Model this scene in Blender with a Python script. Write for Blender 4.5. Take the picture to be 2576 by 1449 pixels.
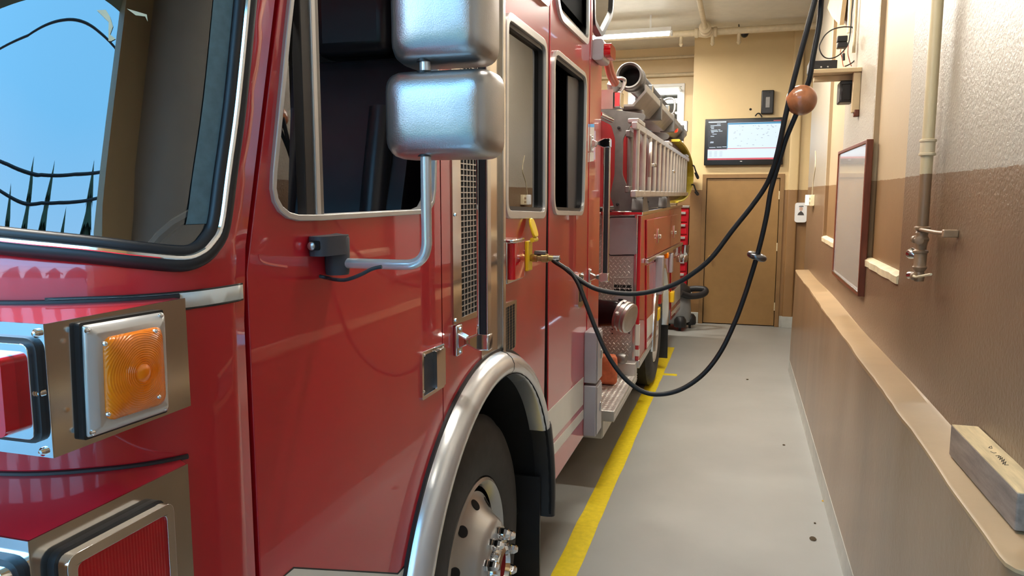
import bpy, math, random
from mathutils import Vector, Matrix
from mathutils.geometry import tessellate_polygon, delaunay_2d_cdt
random.seed(4)
for o in list(bpy.data.objects): bpy.data.objects.remove(o)
scene = bpy.context.scene
col = scene.collection
PI = math.pi

# ------------------------------------------------------------------ camera
F = 1900.0; CX, CY = 1288.0, 724.5; H = 1.81
TH = math.atan((CY - 489.0) / F)
PS = math.atan((1863.0 - CX) * math.cos(TH) / F)
FW = Vector((-math.sin(PS) * math.cos(TH), math.cos(PS) * math.cos(TH), -math.sin(TH)))
RT = Vector((math.cos(PS), math.sin(PS), 0)); UPV = RT.cross(FW)
EYE = Vector((0, 0, H))
cam = bpy.data.cameras.new('camera'); camo = bpy.data.objects.new('camera', cam); col.objects.link(camo)
cam.sensor_width = 36; cam.sensor_fit = 'HORIZONTAL'; cam.lens = F / 2576 * 36; cam.clip_start = 0.02; cam.clip_end = 200
m = Matrix((RT, UPV, -FW)).transposed().to_4x4(); m.translation = EYE; camo.matrix_world = m
scene.camera = camo

# ------------------------------------------------------------------ sky and exposure
SKY = 5.0
w = bpy.data.worlds.new('World'); scene.world = w; w.use_nodes = True
nt = w.node_tree; nt.nodes.clear()
tc = nt.nodes.new('ShaderNodeTexCoord'); sp = nt.nodes.new('ShaderNodeSeparateXYZ'); rp = nt.nodes.new('ShaderNodeValToRGB')
bg = nt.nodes.new('ShaderNodeBackground'); wo = nt.nodes.new('ShaderNodeOutputWorld')
rp.color_ramp.elements[0].color = (0.75, 0.92, 1.15, 1); rp.color_ramp.elements[0].position = 0.0
rp.color_ramp.elements[1].color = (0.26, 0.78, 1.35, 1); rp.color_ramp.elements[1].position = 0.5
nt.links.new(tc.outputs['Generated'], sp.inputs[0]); nt.links.new(sp.outputs['Z'], rp.inputs[0])
nt.links.new(rp.outputs[0], bg.inputs[0]); bg.inputs[1].default_value = SKY; nt.links.new(bg.outputs[0], wo.inputs[0])
vs = scene.view_settings
vs.view_transform = 'Standard'; vs.look = 'None'; vs.gamma = 1.0; vs.use_curve_mapping = False; vs.exposure = 0.30
LAMP = 58.0

# ------------------------------------------------------------------ geometry helpers
def ray(px, py): return FW + RT * ((px - CX) / F) + UPV * ((CY - py) / F)
def U(px, py, ax, v):
    d = ray(px, py); return EYE + d * ((v - EYE[ax]) / d[ax])
def D(px, py, z): return EYE + ray(px, py) * z
XC = -0.78          # cab side
XB = -0.70          # rear body side
YB = 5.65           # pump panel face
XW = 0.69           # right wall
YW = 10.87          # back wall
def S(px, py, X=XC):
    p = U(px, py, 0, X); return (p.y, p.z)
def Bk(px, py, Y=YW):
    p = U(px, py, 1, Y); return (p.x, p.z)

class MB:
    def __init__(s): s.v = []; s.f = []
    def add(s, vs, fs):
        b = len(s.v); s.v += [tuple(q) for q in vs]; s.f += [[b + i for i in f] for f in fs]; return s
    def box(s, x0, x1, y0, y1, z0, z1):
        x0, x1 = sorted((x0, x1)); y0, y1 = sorted((y0, y1)); z0, z1 = sorted((z0, z1))
        return s.add([(x, y, z) for z in (z0, z1) for y in (y0, y1) for x in (x0, x1)],
                     [(0, 2, 3, 1), (4, 5, 7, 6), (0, 1, 5, 4), (2, 6, 7, 3), (0, 4, 6, 2), (1, 3, 7, 5)])
    def obox(s, c, ax, ay, az):
        c = Vector(c); ax = Vector(ax); ay = Vector(ay); az = Vector(az)
        return s.add([c + ax * i + ay * j + az * k for k in (-1, 1) for j in (-1, 1) for i in (-1, 1)],
                     [(0, 2, 3, 1), (4, 5, 7, 6), (0, 1, 5, 4), (2, 6, 7, 3), (0, 4, 6, 2), (1, 3, 7, 5)])
    def prism(s, loops, axis, a0, a1):
        a0, a1 = max(a0, a1), min(a0, a1)
        def to(u, a):
            return (a, u[0], u[1]) if axis == 0 else ((u[0], a, u[1]) if axis == 1 else (u[0], u[1], a))
        loops = [list(l) for l in loops]
        tri = tessellate_polygon([[Vector((p[0], p[1], 0)) for p in l] for l in loops])
        flat = [p for l in loops for p in l]; n = len(flat)
        vs = [to(p, a0) for p in flat] + [to(p, a1) for p in flat]
        fs = [tuple(t) for t in tri] + [tuple(i + n for i in reversed(t)) for t in tri]
        b = 0
        for l in loops:
            k = len(l)
            for i in range(k):
                j = (i + 1) % k; fs.append((b + i, b + j, b + j + n, b + i + n))
            b += k
        return s.add(vs, fs)
    def loft(s, rings, closed=False, caps=True):
        n = len(rings[0]); b = [q for r in rings for q in r]; fs = []
        for k in range(len(rings) - (0 if closed else 1)):
            k2 = (k + 1) % len(rings)
            for i in range(n):
                j = (i + 1) % n; fs.append((k * n + i, k * n + j, k2 * n + j, k2 * n + i))
        if caps and not closed:
            fs.append(tuple(range(n - 1, -1, -1))); fs.append(tuple((len(rings) - 1) * n + i for i in range(n)))
        return s.add(b, fs)
    def lathe(s, prof, o, d, n=32, a0=0.0):
        o = Vector(o); d = Vector(d).normalized()
        u = d.orthogonal().normalized(); w_ = d.cross(u)
        return s.loft([[o + d * h + (u * math.cos(a0 + 2 * PI * i / n) + w_ * math.sin(a0 + 2 * PI * i / n)) * max(r, 1e-4) for i in range(n)] for r, h in prof])
    def cyl(s, p0, p1, r, r1=None, n=20):
        p0 = Vector(p0); p1 = Vector(p1); L = (p1 - p0).length
        return s.lathe([(r, 0), (r if r1 is None else r1, L)], p0, p1 - p0, n)
    def ball(s, c, r, n=24, sz=1.0):
        k = n // 2; return s.lathe([(r * math.sin(PI * i / k), -r * sz * math.cos(PI * i / k)) for i in range(k + 1)], c, (0, 0, 1), n)
    def tube(s, pts, r, n=10, closed=False, sub=0):
        P = [Vector(p) for p in pts]
        if sub:
            if isinstance(r, (list, tuple)): r = [r[i // sub] + (r[min(i // sub + 1, len(r) - 1)] - r[i // sub]) * (i % sub) / sub for i in range((len(P) - 1) * sub + 1)]
            P = smooth(P, sub, closed)
        R = []; N = len(P); prev = None
        for i in range(N):
            a = P[(i - 1) % N] if (closed or i > 0) else P[i]; c = P[(i + 1) % N] if (closed or i < N - 1) else P[i]
            t = (c - a).normalized()
            if prev is None: u = t.orthogonal().normalized()
            else:
                u = prev - t * prev.dot(t); u = u.normalized() if u.length > 1e-6 else t.orthogonal().normalized()
            prev = u; v = t.cross(u); rr = r[i] if isinstance(r, (list, tuple)) else r
            R.append([P[i] + (u * math.cos(2 * PI * k / n) + v * math.sin(2 * PI * k / n)) * rr for k in range(n)])
        return s.loft(R, closed)
def smooth(P, k=6, closed=False):
    out = []; n = len(P)
    for i in range(n if closed else n - 1):
        g = (lambda j: P[j % n]) if closed else (lambda j: P[min(max(j, 0), n - 1)])
        a, b, c, d = g(i - 1), g(i), g(i + 1), g(i + 2)
        for q in range(k):
            t = q / k
            out.append(0.5 * ((2 * b) + (c - a) * t + (2 * a - 5 * b + 4 * c - d) * t * t + (3 * b - a - 3 * c + d) * t ** 3))
    if not closed: out.append(P[-1])
    return out
def rpoly(pts, r, n=5):
    out = []; N = len(pts); P = [Vector((p[0], p[1])) for p in pts]
    for i in range(N):
        a, b, c = P[i - 1], P[i], P[(i + 1) % N]
        rr = r[i] if isinstance(r, (list, tuple)) else r
        u = (a - b); v = (c - b); d = min(rr, u.length * 0.49, v.length * 0.49)
        p0 = b + u.normalized() * d; p1 = b + v.normalized() * d
        for k in range(n + 1):
            t = k / n; out.append(tuple(p0 * (1 - t) ** 2 + b * 2 * t * (1 - t) + p1 * t * t))
    return out
def rrect(u0, u1, v0, v1, r, n=5): return rpoly([(u0, v0), (u1, v0), (u1, v1), (u0, v1)], r, n)
def area(p): return 0.5 * sum(p[i - 1][0] * p[i][1] - p[i][0] * p[i - 1][1] for i in range(len(p)))
def inset(p, d):
    sg = 1 if area(p) > 0 else -1; out = []; N = len(p)
    for i in range(N):
        a, b, c = Vector(p[i - 1]), Vector(p[i]), Vector(p[(i + 1) % N])
        e1 = (b - a); e2 = (c - b)
        if e1.length < 1e-7: e1 = e2
        if e2.length < 1e-7: e2 = e1
        e1.normalize(); e2.normalize()
        n1 = Vector((-e1.y, e1.x)) * sg; n2 = Vector((-e2.y, e2.x)) * sg
        q = n1 + n2; q = q / max(q.length_squared, 0.4) * 2 if q.length > 1e-6 else n1
        out.append(tuple(b + q * d))
    return out
def inside(p, q):
    c = False; j = len(p) - 1
    for i in range(len(p)):
        if (p[i][1] > q[1]) != (p[j][1] > q[1]) and q[0] < (p[j][0] - p[i][0]) * (q[1] - p[i][1]) / (p[j][1] - p[i][1]) + p[i][0]: c = not c
        j = i
    return c
def sheet(outer, holes, fn, du, dv):
    pts = []; edges = []
    def loop(l):
        b = len(pts); l2 = []
        for i in range(len(l)):
            a = Vector(l[i]); c = Vector(l[(i + 1) % len(l)]); k = max(1, int(max(abs(c.x - a.x) / du, abs(c.y - a.y) / dv)))
            l2 += [a.lerp(c, q / k) for q in range(k)]
        pts.extend(l2); edges.extend([(b + i, b + (i + 1) % len(l2)) for i in range(len(l2))]); return l2
    lo = loop(outer); lh = [loop(h) for h in holes]
    u0 = min(p.x for p in lo); u1 = max(p.x for p in lo); v0 = min(p.y for p in lo); v1 = max(p.y for p in lo)
    bd = list(pts); md = min(du, dv) * 0.45
    u = u0 + du
    while u < u1:
        v = v0 + dv
        while v < v1:
            if inside(lo, (u, v)) and not any(inside(h, (u, v)) for h in lh) and all((q.x - u) ** 2 + (q.y - v) ** 2 > md * md for q in bd): pts.append(Vector((u, v)))
            v += dv
        u += du
    r = delaunay_2d_cdt([Vector((p[0], p[1])) for p in pts], edges, [], 0, 1e-6)
    fs = []
    for t in r[2]:
        c = sum((r[0][i] for i in t), Vector((0, 0))) / len(t)
        if inside(lo, c) and not any(inside(h, c) for h in lh): fs.append(tuple(t))
    b = MB(); b.add([fn(p[0], p[1]) for p in r[0]], fs); return b

# ------------------------------------------------------------------ objects
def obj(name, mb, mt, parent=None, bev=0.0, seg=2, ang=38, solid=0.0, flat=False):
    me = bpy.data.meshes.new(name); me.from_pydata(mb.v, [], mb.f); me.validate()
    import bmesh
    b = bmesh.new(); b.from_mesh(me); bmesh.ops.remove_doubles(b, verts=b.verts, dist=1e-6)
    bmesh.ops.recalc_face_normals(b, faces=b.faces); b.to_mesh(me); b.free()
    me.materials.append(MT(mt))
    if not flat:
        me.polygons.foreach_set('use_smooth', [True] * len(me.polygons)); me.set_sharp_from_angle(angle=math.radians(ang))
    o = bpy.data.objects.new(name, me); col.objects.link(o)
    if solid:
        q = o.modifiers.new('solid', 'SOLIDIFY'); q.thickness = solid; q.offset = -1
    if bev:
        q = o.modifiers.new('bevel', 'BEVEL'); q.width = bev; q.segments = seg; q.limit_method = 'ANGLE'; q.angle_limit = math.radians(40)
        q.harden_normals = False
    if parent: setp(o, parent)
    return o
def setp(o, p):
    o.parent = p
    if p.type == 'EMPTY': o.matrix_parent_inverse = Matrix.Translation(-p.location)
    return o
def thing(name, label, cat, loc=(0, 0, 0), group=None):
    o = bpy.data.objects.new(name, None); col.objects.link(o); o.location = loc; o.empty_display_size = 0.1
    return tag(o, label, cat, group)
def tag(o, label, cat, group=None, kind=None):
    o['label'] = label; o['category'] = cat
    if group: o['group'] = group
    if kind: o['kind'] = kind
    return o
def struct(o): o['kind'] = 'structure'; return o
def inst(src, mat, parent):
    c = src.copy(); col.objects.link(c); c.parent = parent; c.matrix_parent_inverse = Matrix.Identity(4)
    c.matrix_basis = mat; return c

# ------------------------------------------------------------------ materials
_M = {}
def newmat(name):
    m_ = bpy.data.materials.new(name); m_.use_nodes = True; n = m_.node_tree; b = n.nodes['Principled BSDF']; _M[name] = m_; return m_, n, b
def lk(n, a, b): n.links.new(a, b)
def noise(n, scale, detail=4, rough=0.55, coord='Object', stretch=None):
    t = n.nodes.new('ShaderNodeTexCoord'); x = n.nodes.new('ShaderNodeTexNoise')
    x.inputs['Scale'].default_value = scale; x.inputs['Detail'].default_value = detail; x.inputs['Roughness'].default_value = rough
    if stretch:
        mp = n.nodes.new('ShaderNodeMapping'); mp.inputs['Scale'].default_value = stretch; lk(n, t.outputs[coord], mp.inputs[0]); lk(n, mp.outputs[0], x.inputs['Vector'])
    else: lk(n, t.outputs[coord], x.inputs['Vector'])
    return x
def ramp(n, src, a, b, p0=0.3, p1=0.7):
    r = n.nodes.new('ShaderNodeValToRGB'); r.color_ramp.elements[0].color = (*a, 1); r.color_ramp.elements[1].color = (*b, 1)
    r.color_ramp.elements[0].position = p0; r.color_ramp.elements[1].position = p1; lk(n, src, r.inputs[0]); return r
def bump(n, bs, src, strength, dist=0.01, to='Normal'):
    k = n.nodes.new('ShaderNodeBump'); k.inputs['Strength'].default_value = strength; k.inputs['Distance'].default_value = dist
    lk(n, src, k.inputs['Height']); lk(n, k.outputs[0], bs.inputs[to]); return k
def mk(name, c, rough=0.5, metal=0.0, coat=0.0, var=0.12, scale=8.0, bmp=0.0, bscale=120.0, bdist=0.002, trans=0.0, ior=1.45, emit=None, es=0.0, spec=0.5, coat_r=0.03, stretch=None, alpha=1.0):
    m_, n, b = newmat(name)
    x = noise(n, scale, stretch=stretch)
    r = ramp(n, x.outputs['Fac'], tuple(v * (1 - var) for v in c), tuple(min(1, v * (1 + var)) for v in c))
    lk(n, r.outputs[0], b.inputs['Base Color'])
    b.inputs['Roughness'].default_value = rough; b.inputs['Metallic'].default_value = metal
    b.inputs['Coat Weight'].default_value = coat; b.inputs['Coat Roughness'].default_value = coat_r
    b.inputs['Transmission Weight'].default_value = trans; b.inputs['IOR'].default_value = ior; b.inputs['Specular IOR Level'].default_value = spec
    b.inputs['Alpha'].default_value = alpha
    if bmp: bump(n, b, noise(n, bscale).outputs['Fac'], bmp, bdist)
    if emit: b.inputs['Emission Color'].default_value = (*emit, 1); b.inputs['Emission Strength'].default_value = es
    return m_
def MT(name):
    return _M[name] if isinstance(name, str) else name
def glass(name, tint, ior, through=0.75, rough=0.0):
    m_, n, b = newmat(name); n.nodes.remove(b); out = n.nodes['Material Output']
    fr = n.nodes.new('ShaderNodeFresnel'); fr.inputs[0].default_value = ior
    t = n.nodes.new('ShaderNodeBsdfTransparent'); g = n.nodes.new('ShaderNodeBsdfGlossy'); mx = n.nodes.new('ShaderNodeMixShader')
    x = noise(n, 3); r = ramp(n, x.outputs['Fac'], tuple(v * through * 0.97 for v in tint), tuple(v * through for v in tint)); lk(n, r.outputs[0], t.inputs[0])
    g.inputs['Roughness'].default_value = rough
    lk(n, fr.outputs[0], mx.inputs[0]); lk(n, t.outputs[0], mx.inputs[1]); lk(n, g.outputs[0], mx.inputs[2]); lk(n, mx.outputs[0], out.inputs[0])
def wallmat(name, hi, lo, zs, bstr, bscale, rough=0.38, dist=0.004, coat=0.0):
    m_, n, b = newmat(name)
    ge = n.nodes.new('ShaderNodeNewGeometry'); sx = n.nodes.new('ShaderNodeSeparateXYZ'); lk(n, ge.outputs['Position'], sx.inputs[0])
    x2 = noise(n, 30, 3); a = n.nodes.new('ShaderNodeMath'); a.operation = 'MULTIPLY_ADD'; lk(n, x2.outputs['Fac'], a.inputs[0]); a.inputs[1].default_value = 0.012; lk(n, sx.outputs['Z'], a.inputs[2])
    c = n.nodes.new('ShaderNodeMath'); c.operation = 'GREATER_THAN'; lk(n, a.outputs[0], c.inputs[0]); c.inputs[1].default_value = zs + 0.006
    x = noise(n, 1.7, 6, 0.62); h = ramp(n, x.outputs['Fac'], tuple(v * 0.92 for v in hi), hi); l = ramp(n, x.outputs['Fac'], tuple(v * 0.82 for v in lo), tuple(v * 1.08 for v in lo))
    mx = n.nodes.new('ShaderNodeMix'); mx.data_type = 'RGBA'; lk(n, c.outputs[0], mx.inputs[0]); lk(n, l.outputs[0], mx.inputs[6]); lk(n, h.outputs[0], mx.inputs[7])
    lk(n, mx.outputs[2], b.inputs['Base Color']); b.inputs['Roughness'].default_value = rough
    b.inputs['Coat Weight'].default_value = coat; b.inputs['Coat Roughness'].default_value = 0.25
    y = noise(n, bscale, 5, 0.6); bump(n, b, y.outputs['Fac'], bstr, dist)

CREAM = (0.62, 0.46, 0.235); BROWN = (0.27, 0.145, 0.055)
wallmat('wall_rough', (0.345, 0.305, 0.243), (0.185, 0.117, 0.067), 1.885, 0.8, 75, 0.30, 0.004)
wallmat('wall_recess', (0.40, 0.30, 0.18), (0.22, 0.125, 0.052), 1.885, 0.2, 60, 0.45, 0.002)
wallmat('wall_smooth', CREAM, BROWN, 1.87, 0.25, 60, 0.4, 0.002)
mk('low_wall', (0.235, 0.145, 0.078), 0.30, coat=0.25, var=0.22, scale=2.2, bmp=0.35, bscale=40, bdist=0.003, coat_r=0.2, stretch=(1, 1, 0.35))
mk('ledge', (0.34, 0.228, 0.118), 0.38, var=0.12, scale=2.0, bmp=0.2, bscale=25)  # wall brown lightened, light falling on the ledge top put into the colour
mk('sill', (0.62, 0.53, 0.34), 0.5, var=0.15, scale=14, bmp=0.4, bscale=60)
mk('ceiling', (0.70, 0.66, 0.56), 0.5, var=0.05, bmp=0.3, bscale=40, bdist=0.004)
mk('concrete', (0.335, 0.342, 0.322), 0.34, var=0.07, scale=1.6, bmp=0.06, bscale=90)
mk('asphalt', (0.12, 0.12, 0.12), 0.8, var=0.2, scale=10)
mk('yellow_line', (0.78, 0.60, 0.015), 0.4, var=0.10, scale=30)
mk('base_grey', (0.42, 0.42, 0.38), 0.4, var=0.1, scale=12)
mk('door_brown', (0.30, 0.17, 0.06), 0.36, var=0.06, bmp=0.1, bscale=60)
mk('frame_brown', (0.24, 0.135, 0.052), 0.4, var=0.08)
mk('brass', (0.55, 0.38, 0.12), 0.3, 1.0, var=0.1)
mk('red', (0.50, 0.011, 0.022), 0.32, coat=1.0, var=0.03, scale=3, coat_r=0.035)
mk('red_dull', (0.25, 0.010, 0.014), 0.8, var=0.08, spec=0.1)
mk('trim_alu', (0.60, 0.59, 0.575), 0.34, 0.55, var=0.05)
mk('fender_alu', (0.70, 0.70, 0.70), 0.25, 0.66, var=0.05)
mk('rim_alu', (0.55, 0.54, 0.525), 0.27, 0.6, var=0.06)
mk('white_decal', (0.72, 0.72, 0.66), 0.35, coat=0.5, var=0.03)
mk('black_pin', (0.015, 0.013, 0.013), 0.4, var=0.1)
mk('chrome', (0.80, 0.80, 0.81), 0.07, 1.0, var=0.04)
mk('satin_chrome', (0.66, 0.65, 0.63), 0.2, 1.0, var=0.06, bmp=0.03, bscale=30)
mk('stainless', (0.62, 0.60, 0.57), 0.13, 1.0, var=0.06, scale=5)
mk('mirror_shell', (0.44, 0.43, 0.425), 0.30, 0.92, var=0.05, bmp=0.28, bscale=420, bdist=0.001)
mk('arm_alu', (0.72, 0.72, 0.73), 0.18, 0.6, var=0.04)
mk('mirror_glass', (0.85, 0.85, 0.85), 0.01, 1.0, var=0.01)
mk('alu', (0.52, 0.51, 0.49), 0.35, 0.9, var=0.1, scale=12)
mk('bracket_grey', (0.105, 0.100, 0.095), 0.45, 0.2, var=0.2, scale=10)
mk('tray_alu', (0.30, 0.285, 0.26), 0.4, 0.5, var=0.15, scale=8)
mk('alu_dark', (0.22, 0.21, 0.20), 0.45, 0.8, var=0.15, scale=8)
mk('plate_alu', (0.50, 0.485, 0.455), 0.42, 0.55, var=0.12, scale=9)
mk('tread_alu', (0.60, 0.585, 0.56), 0.4, 0.55, var=0.08)
mk('ladder_alu', (0.52, 0.50, 0.48), 0.36, 0.75, var=0.12, scale=9)
mk('rubber', (0.018, 0.018, 0.020), 0.45, var=0.15)
mk('tire', (0.030, 0.028, 0.026), 0.62, var=0.25, scale=18, bmp=0.2, bscale=60)
mk('black_matte', (0.006, 0.006, 0.007), 0.8, var=0.2)
mk('interior', (0.010, 0.011, 0.013), 0.6, var=0.3)
mk('seat', (0.018, 0.020, 0.026), 0.32, var=0.2, bmp=0.1, bscale=80)
mk('grey_plastic', (0.055, 0.058, 0.072), 0.5, var=0.08, bmp=0.25, bscale=500, bdist=0.0006)
mk('grey_box', (0.40, 0.39, 0.42), 0.35, 0.3, var=0.05)
mk('hose', (0.008, 0.008, 0.009), 0.5, var=0.2, scale=60, bmp=0.5, bscale=700, bdist=0.0006)
mk('amber', (0.95, 0.22, 0.001), 0.15, coat=0.4, var=0.1, scale=14, emit=(1.0, 0.28, 0.0), es=0.0)
mk('red_lens', (0.55, 0.004, 0.012), 0.1, coat=1.0, var=0.12, scale=20)
mk('yellow_plastic', (0.85, 0.58, 0.02), 0.4, var=0.05)
mk('yellow_board', (0.62, 0.50, 0.05), 0.45, var=0.1)
mk('board_inner', (0.16, 0.085, 0.03), 0.6, var=0.3, scale=10)
mk('orange_hose', (0.62, 0.17, 0.075), 0.7, var=0.2, scale=20)
mk('copper', (0.42, 0.12, 0.075), 0.35, 0.3, var=0.15)
mk('wood_ball', (0.42, 0.15, 0.06), 0.28, coat=0.6, var=0.35, scale=18, coat_r=0.12)
mk('wood_frame', (0.13, 0.035, 0.017), 0.35, var=0.25, scale=10, stretch=(6, 6, 0.6))
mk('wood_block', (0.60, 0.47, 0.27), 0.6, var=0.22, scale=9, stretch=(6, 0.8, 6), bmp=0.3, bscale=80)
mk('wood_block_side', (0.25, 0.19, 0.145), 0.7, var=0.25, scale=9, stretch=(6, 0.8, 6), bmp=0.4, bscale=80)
mk('ink', (0.03, 0.025, 0.02), 0.6)
mk('whiteboard', (0.40, 0.39, 0.37), 0.16, coat=0.6, var=0.02)
mk('cream_paint', (0.60, 0.47, 0.28), 0.42, var=0.08, scale=20)
mk('pipe_cream', (0.60, 0.50, 0.33), 0.4, var=0.08, scale=20)
wallmat('pipe_two', (0.56, 0.46, 0.28), (0.24, 0.145, 0.078), 1.885, 0.2, 90, 0.4, 0.001)
mk('pipe_brown', (0.27, 0.17, 0.095), 0.38, var=0.15, scale=30)
mk('black_gloss', (0.008, 0.008, 0.009), 0.18, var=0.1)
mk('black_plastic', (0.016, 0.016, 0.017), 0.42, var=0.15)
mk('white_plastic', (0.74, 0.74, 0.73), 0.35, var=0.03)
mk('white_paint', (0.74, 0.75, 0.73), 0.4, var=0.03)
mk('vac_grey', (0.24, 0.25, 0.255), 0.4, var=0.08)
mk('leaf', (0.05, 0.032, 0.012), 0.8)
mk('flower', (0.5, 0.3, 0.02), 0.8)
mk('fir', (0.030, 0.060, 0.032), 0.9, var=0.4, scale=2)
mk('bark', (0.05, 0.035, 0.025), 0.9)
mk('tube_light', (0.9, 0.9, 0.9), 0.4, emit=(1.0, 0.96, 0.86), es=22.0)
mk('office_panel', (0.9, 0.9, 0.9), 0.4, emit=(1.0, 0.98, 0.93), es=1.6)
mk('skin_print', (0.55, 0.36, 0.28), 0.5)
mk('dark_print', (0.05, 0.045, 0.045), 0.5)
mk('brass_fit', (0.45, 0.33, 0.14), 0.32, 0.9, var=0.15, scale=40)
mk('cloth_grey', (0.17, 0.18, 0.19), 0.8, var=0.3, scale=20)
mk('frit', (0.085, 0.165, 0.20), 0.4, var=0.15, scale=60)
mk('scr_white', (0.012, 0.012, 0.014), 0.3, emit=(0.72, 0.86, 1.0), es=0.85)
mk('scr_dark', (0.01, 0.012, 0.016), 0.2, emit=(0.01, 0.012, 0.018), es=0.8)
mk('scr_blue', (0.012, 0.012, 0.014), 0.3, emit=(0.02, 0.27, 0.5), es=0.8)
mk('scr_red', (0.012, 0.012, 0.014), 0.3, emit=(0.72, 0.10, 0.13), es=0.8)
mk('scr_grey', (0.012, 0.012, 0.014), 0.3, emit=(0.22, 0.26, 0.30), es=0.8)
glass('windshield_glass', (0.82, 0.92, 0.92), 2.15, 0.62)
glass('side_glass', (0.55, 0.58, 0.52), 2.9, 0.40)
glass('mirror_tint_glass', (0.35, 0.36, 0.33), 3.2, 0.25)
glass('clear_glass', (0.95, 0.97, 0.96), 1.45, 0.95)
def ringed(name, c, center, scale, lines=False):
    m_, n, b = newmat(name)
    ge = n.nodes.new('ShaderNodeNewGeometry'); vm = n.nodes.new('ShaderNodeVectorMath'); vm.operation = 'SUBTRACT'; lk(n, ge.outputs['Position'], vm.inputs[0]); vm.inputs[1].default_value = center
    wv = n.nodes.new('ShaderNodeTexWave'); wv.wave_type = 'BANDS' if lines else 'RINGS'
    if lines: wv.bands_direction = 'Y'
    else: wv.rings_direction = 'X'
    wv.inputs['Scale'].default_value = scale; lk(n, vm.outputs[0], wv.inputs['Vector'])
    x = noise(n, 25); r = ramp(n, x.outputs['Fac'], tuple(v * 0.8 for v in c), c); lk(n, r.outputs[0], b.inputs['Base Color'])
    b.inputs['Roughness'].default_value = 0.18; b.inputs['Coat Weight'].default_value = 0.45; b.inputs['Coat Roughness'].default_value = 0.02
    bump(n, b, wv.outputs['Fac'], 0.25 if lines else 0.4, 0.001)

# ================================================================== SETTING
ZC = 3.95
b = MB().box(-6, 0.95, -0.95, 12.6, -0.2, 0.0); floor = struct(obj('floor', b, 'concrete'))
pl = MB(); xs = [-0.805, -0.687]
ys = [2.6 + 0.15 * i for i in range(44)] + [9.02]
pts = [(xs[1] + random.uniform(-.003, .003), y) for y in ys] + [(xs[0] + random.uniform(-.003, .003), y) for y in reversed(ys)]
pl.prism([[(x, y) for x, y in [(p[0], p[1]) for p in pts]]], 2, -0.01, 0.0015)
pl.box(-0.687, -0.55, 7.58, 7.66, -0.01, 0.0013)
obj('painted_line', pl, 'yellow_line', floor)['label'] = 'yellow painted line along the truck'
drive = obj('driveway', MB().box(-40, 40, -60, -0.95, -0.25, -0.01), 'asphalt'); struct(drive)

# ceiling
struct(obj('ceiling', MB().box(-6, 0.95, -0.95, 12.6, ZC, ZC + 0.2), 'ceiling'))

# right wall with two shallow bricked-up window recesses
R1 = (3.72, 4.66); R2 = (5.95, 7.02); ZS = 1.44
wr = MB(); wr.prism([[(-0.95, 0), (8.75, 0), (8.75, ZC), (-0.95, ZC)], [(R1[0], ZS), (R1[1], ZS), (R1[1], 3.4), (R1[0], 3.4)], [(R2[0], ZS), (R2[1], ZS), (R2[1], 3.4), (R2[0], 3.4)]], 0, XW, XW + 0.065)
wr.box(XW + 0.048, 1.15, -0.95, 8.75, 0, ZC)
wr.box(0.95, 1.15, 8.75, 10.95, 0, ZC)
wall_right = struct(obj('wall_right', wr, 'wall_rough', bev=0.012))
for (a, c) in (R1, R2):
    s_ = MB(); n = 14; ring = []
    for i in range(n + 1):
        y = a + (c - a) * i / n; j = random.uniform(-.004, .004)
        ring.append([(XW - 0.006 + j, y, ZS - 0.03), (XW - 0.008 + j, y, ZS + 0.004), (XW + 0.01, y, ZS + 0.016), (XW + 0.066, y, ZS + 0.022), (XW + 0.066, y, ZS - 0.03)])
    s_.loft(ring); obj('window_sill', s_, 'sill', wall_right)
    obj('recess_infill', MB().box(XW + .030, XW + .05, a, c, ZS, 3.4).box(XW + .004, XW + .05, c - .006, c + .002, ZS, 3.4), 'wall_recess', wall_right)
# low battered wall with ledge in front of the right wall
lw = MB(); lt = MB(); ring = []; ring2 = []
ys = [1.70, 1.705, 1.72, 1.745, 1.78] + [1.9 + 0.1 * i for i in range(63)] + [8.2]
zl = 1.045
for y in ys:
    j = 0.003 * math.sin(y * 3.1) + 0.002 * math.sin(y * 7.7 + 1) + random.uniform(-.0018, .0018)
    c = 0.06; dy = max(0, c - (y - 1.70)); off = c - math.sqrt(max(c * c - dy * dy, 0))
    xb = 0.548 + off; xt = 0.565 + off + j
    ring.append([(xb, y, 0), (xb + 0.002, y, 0.3), (xt - 0.004, y, 0.8), (xt, y, zl - 0.012), (XW + 0.01, y, zl - 0.012), (XW + 0.01, y, 0)])
    zz = zl + 0.004 * math.sin(y * 2.3); sl = 0.012 * math.sin(y * 1.9)
    ring2.append([(xt - 0.004, y, zl - 0.014), (xt - 0.003, y, zz - 0.003), (xt + 0.004, y, zz), (XW - 0.004 + sl * .5, y, zz + 0.004), (XW + 0.012, y, zz + 0.02), (XW + 0.012, y, zl - 0.014)])
lw.loft(ring); lt.loft(ring2)
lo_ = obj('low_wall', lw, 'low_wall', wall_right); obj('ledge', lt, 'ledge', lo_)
bb = MB(); bb.prism([[(0.535, 0), (0.549, 0), (0.552, 0.105), (0.545, 0.105), (0.541, 0.02)]], 1, 1.76, 8.2)
struct(obj('baseboard_right', bb, 'base_grey'))

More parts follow.
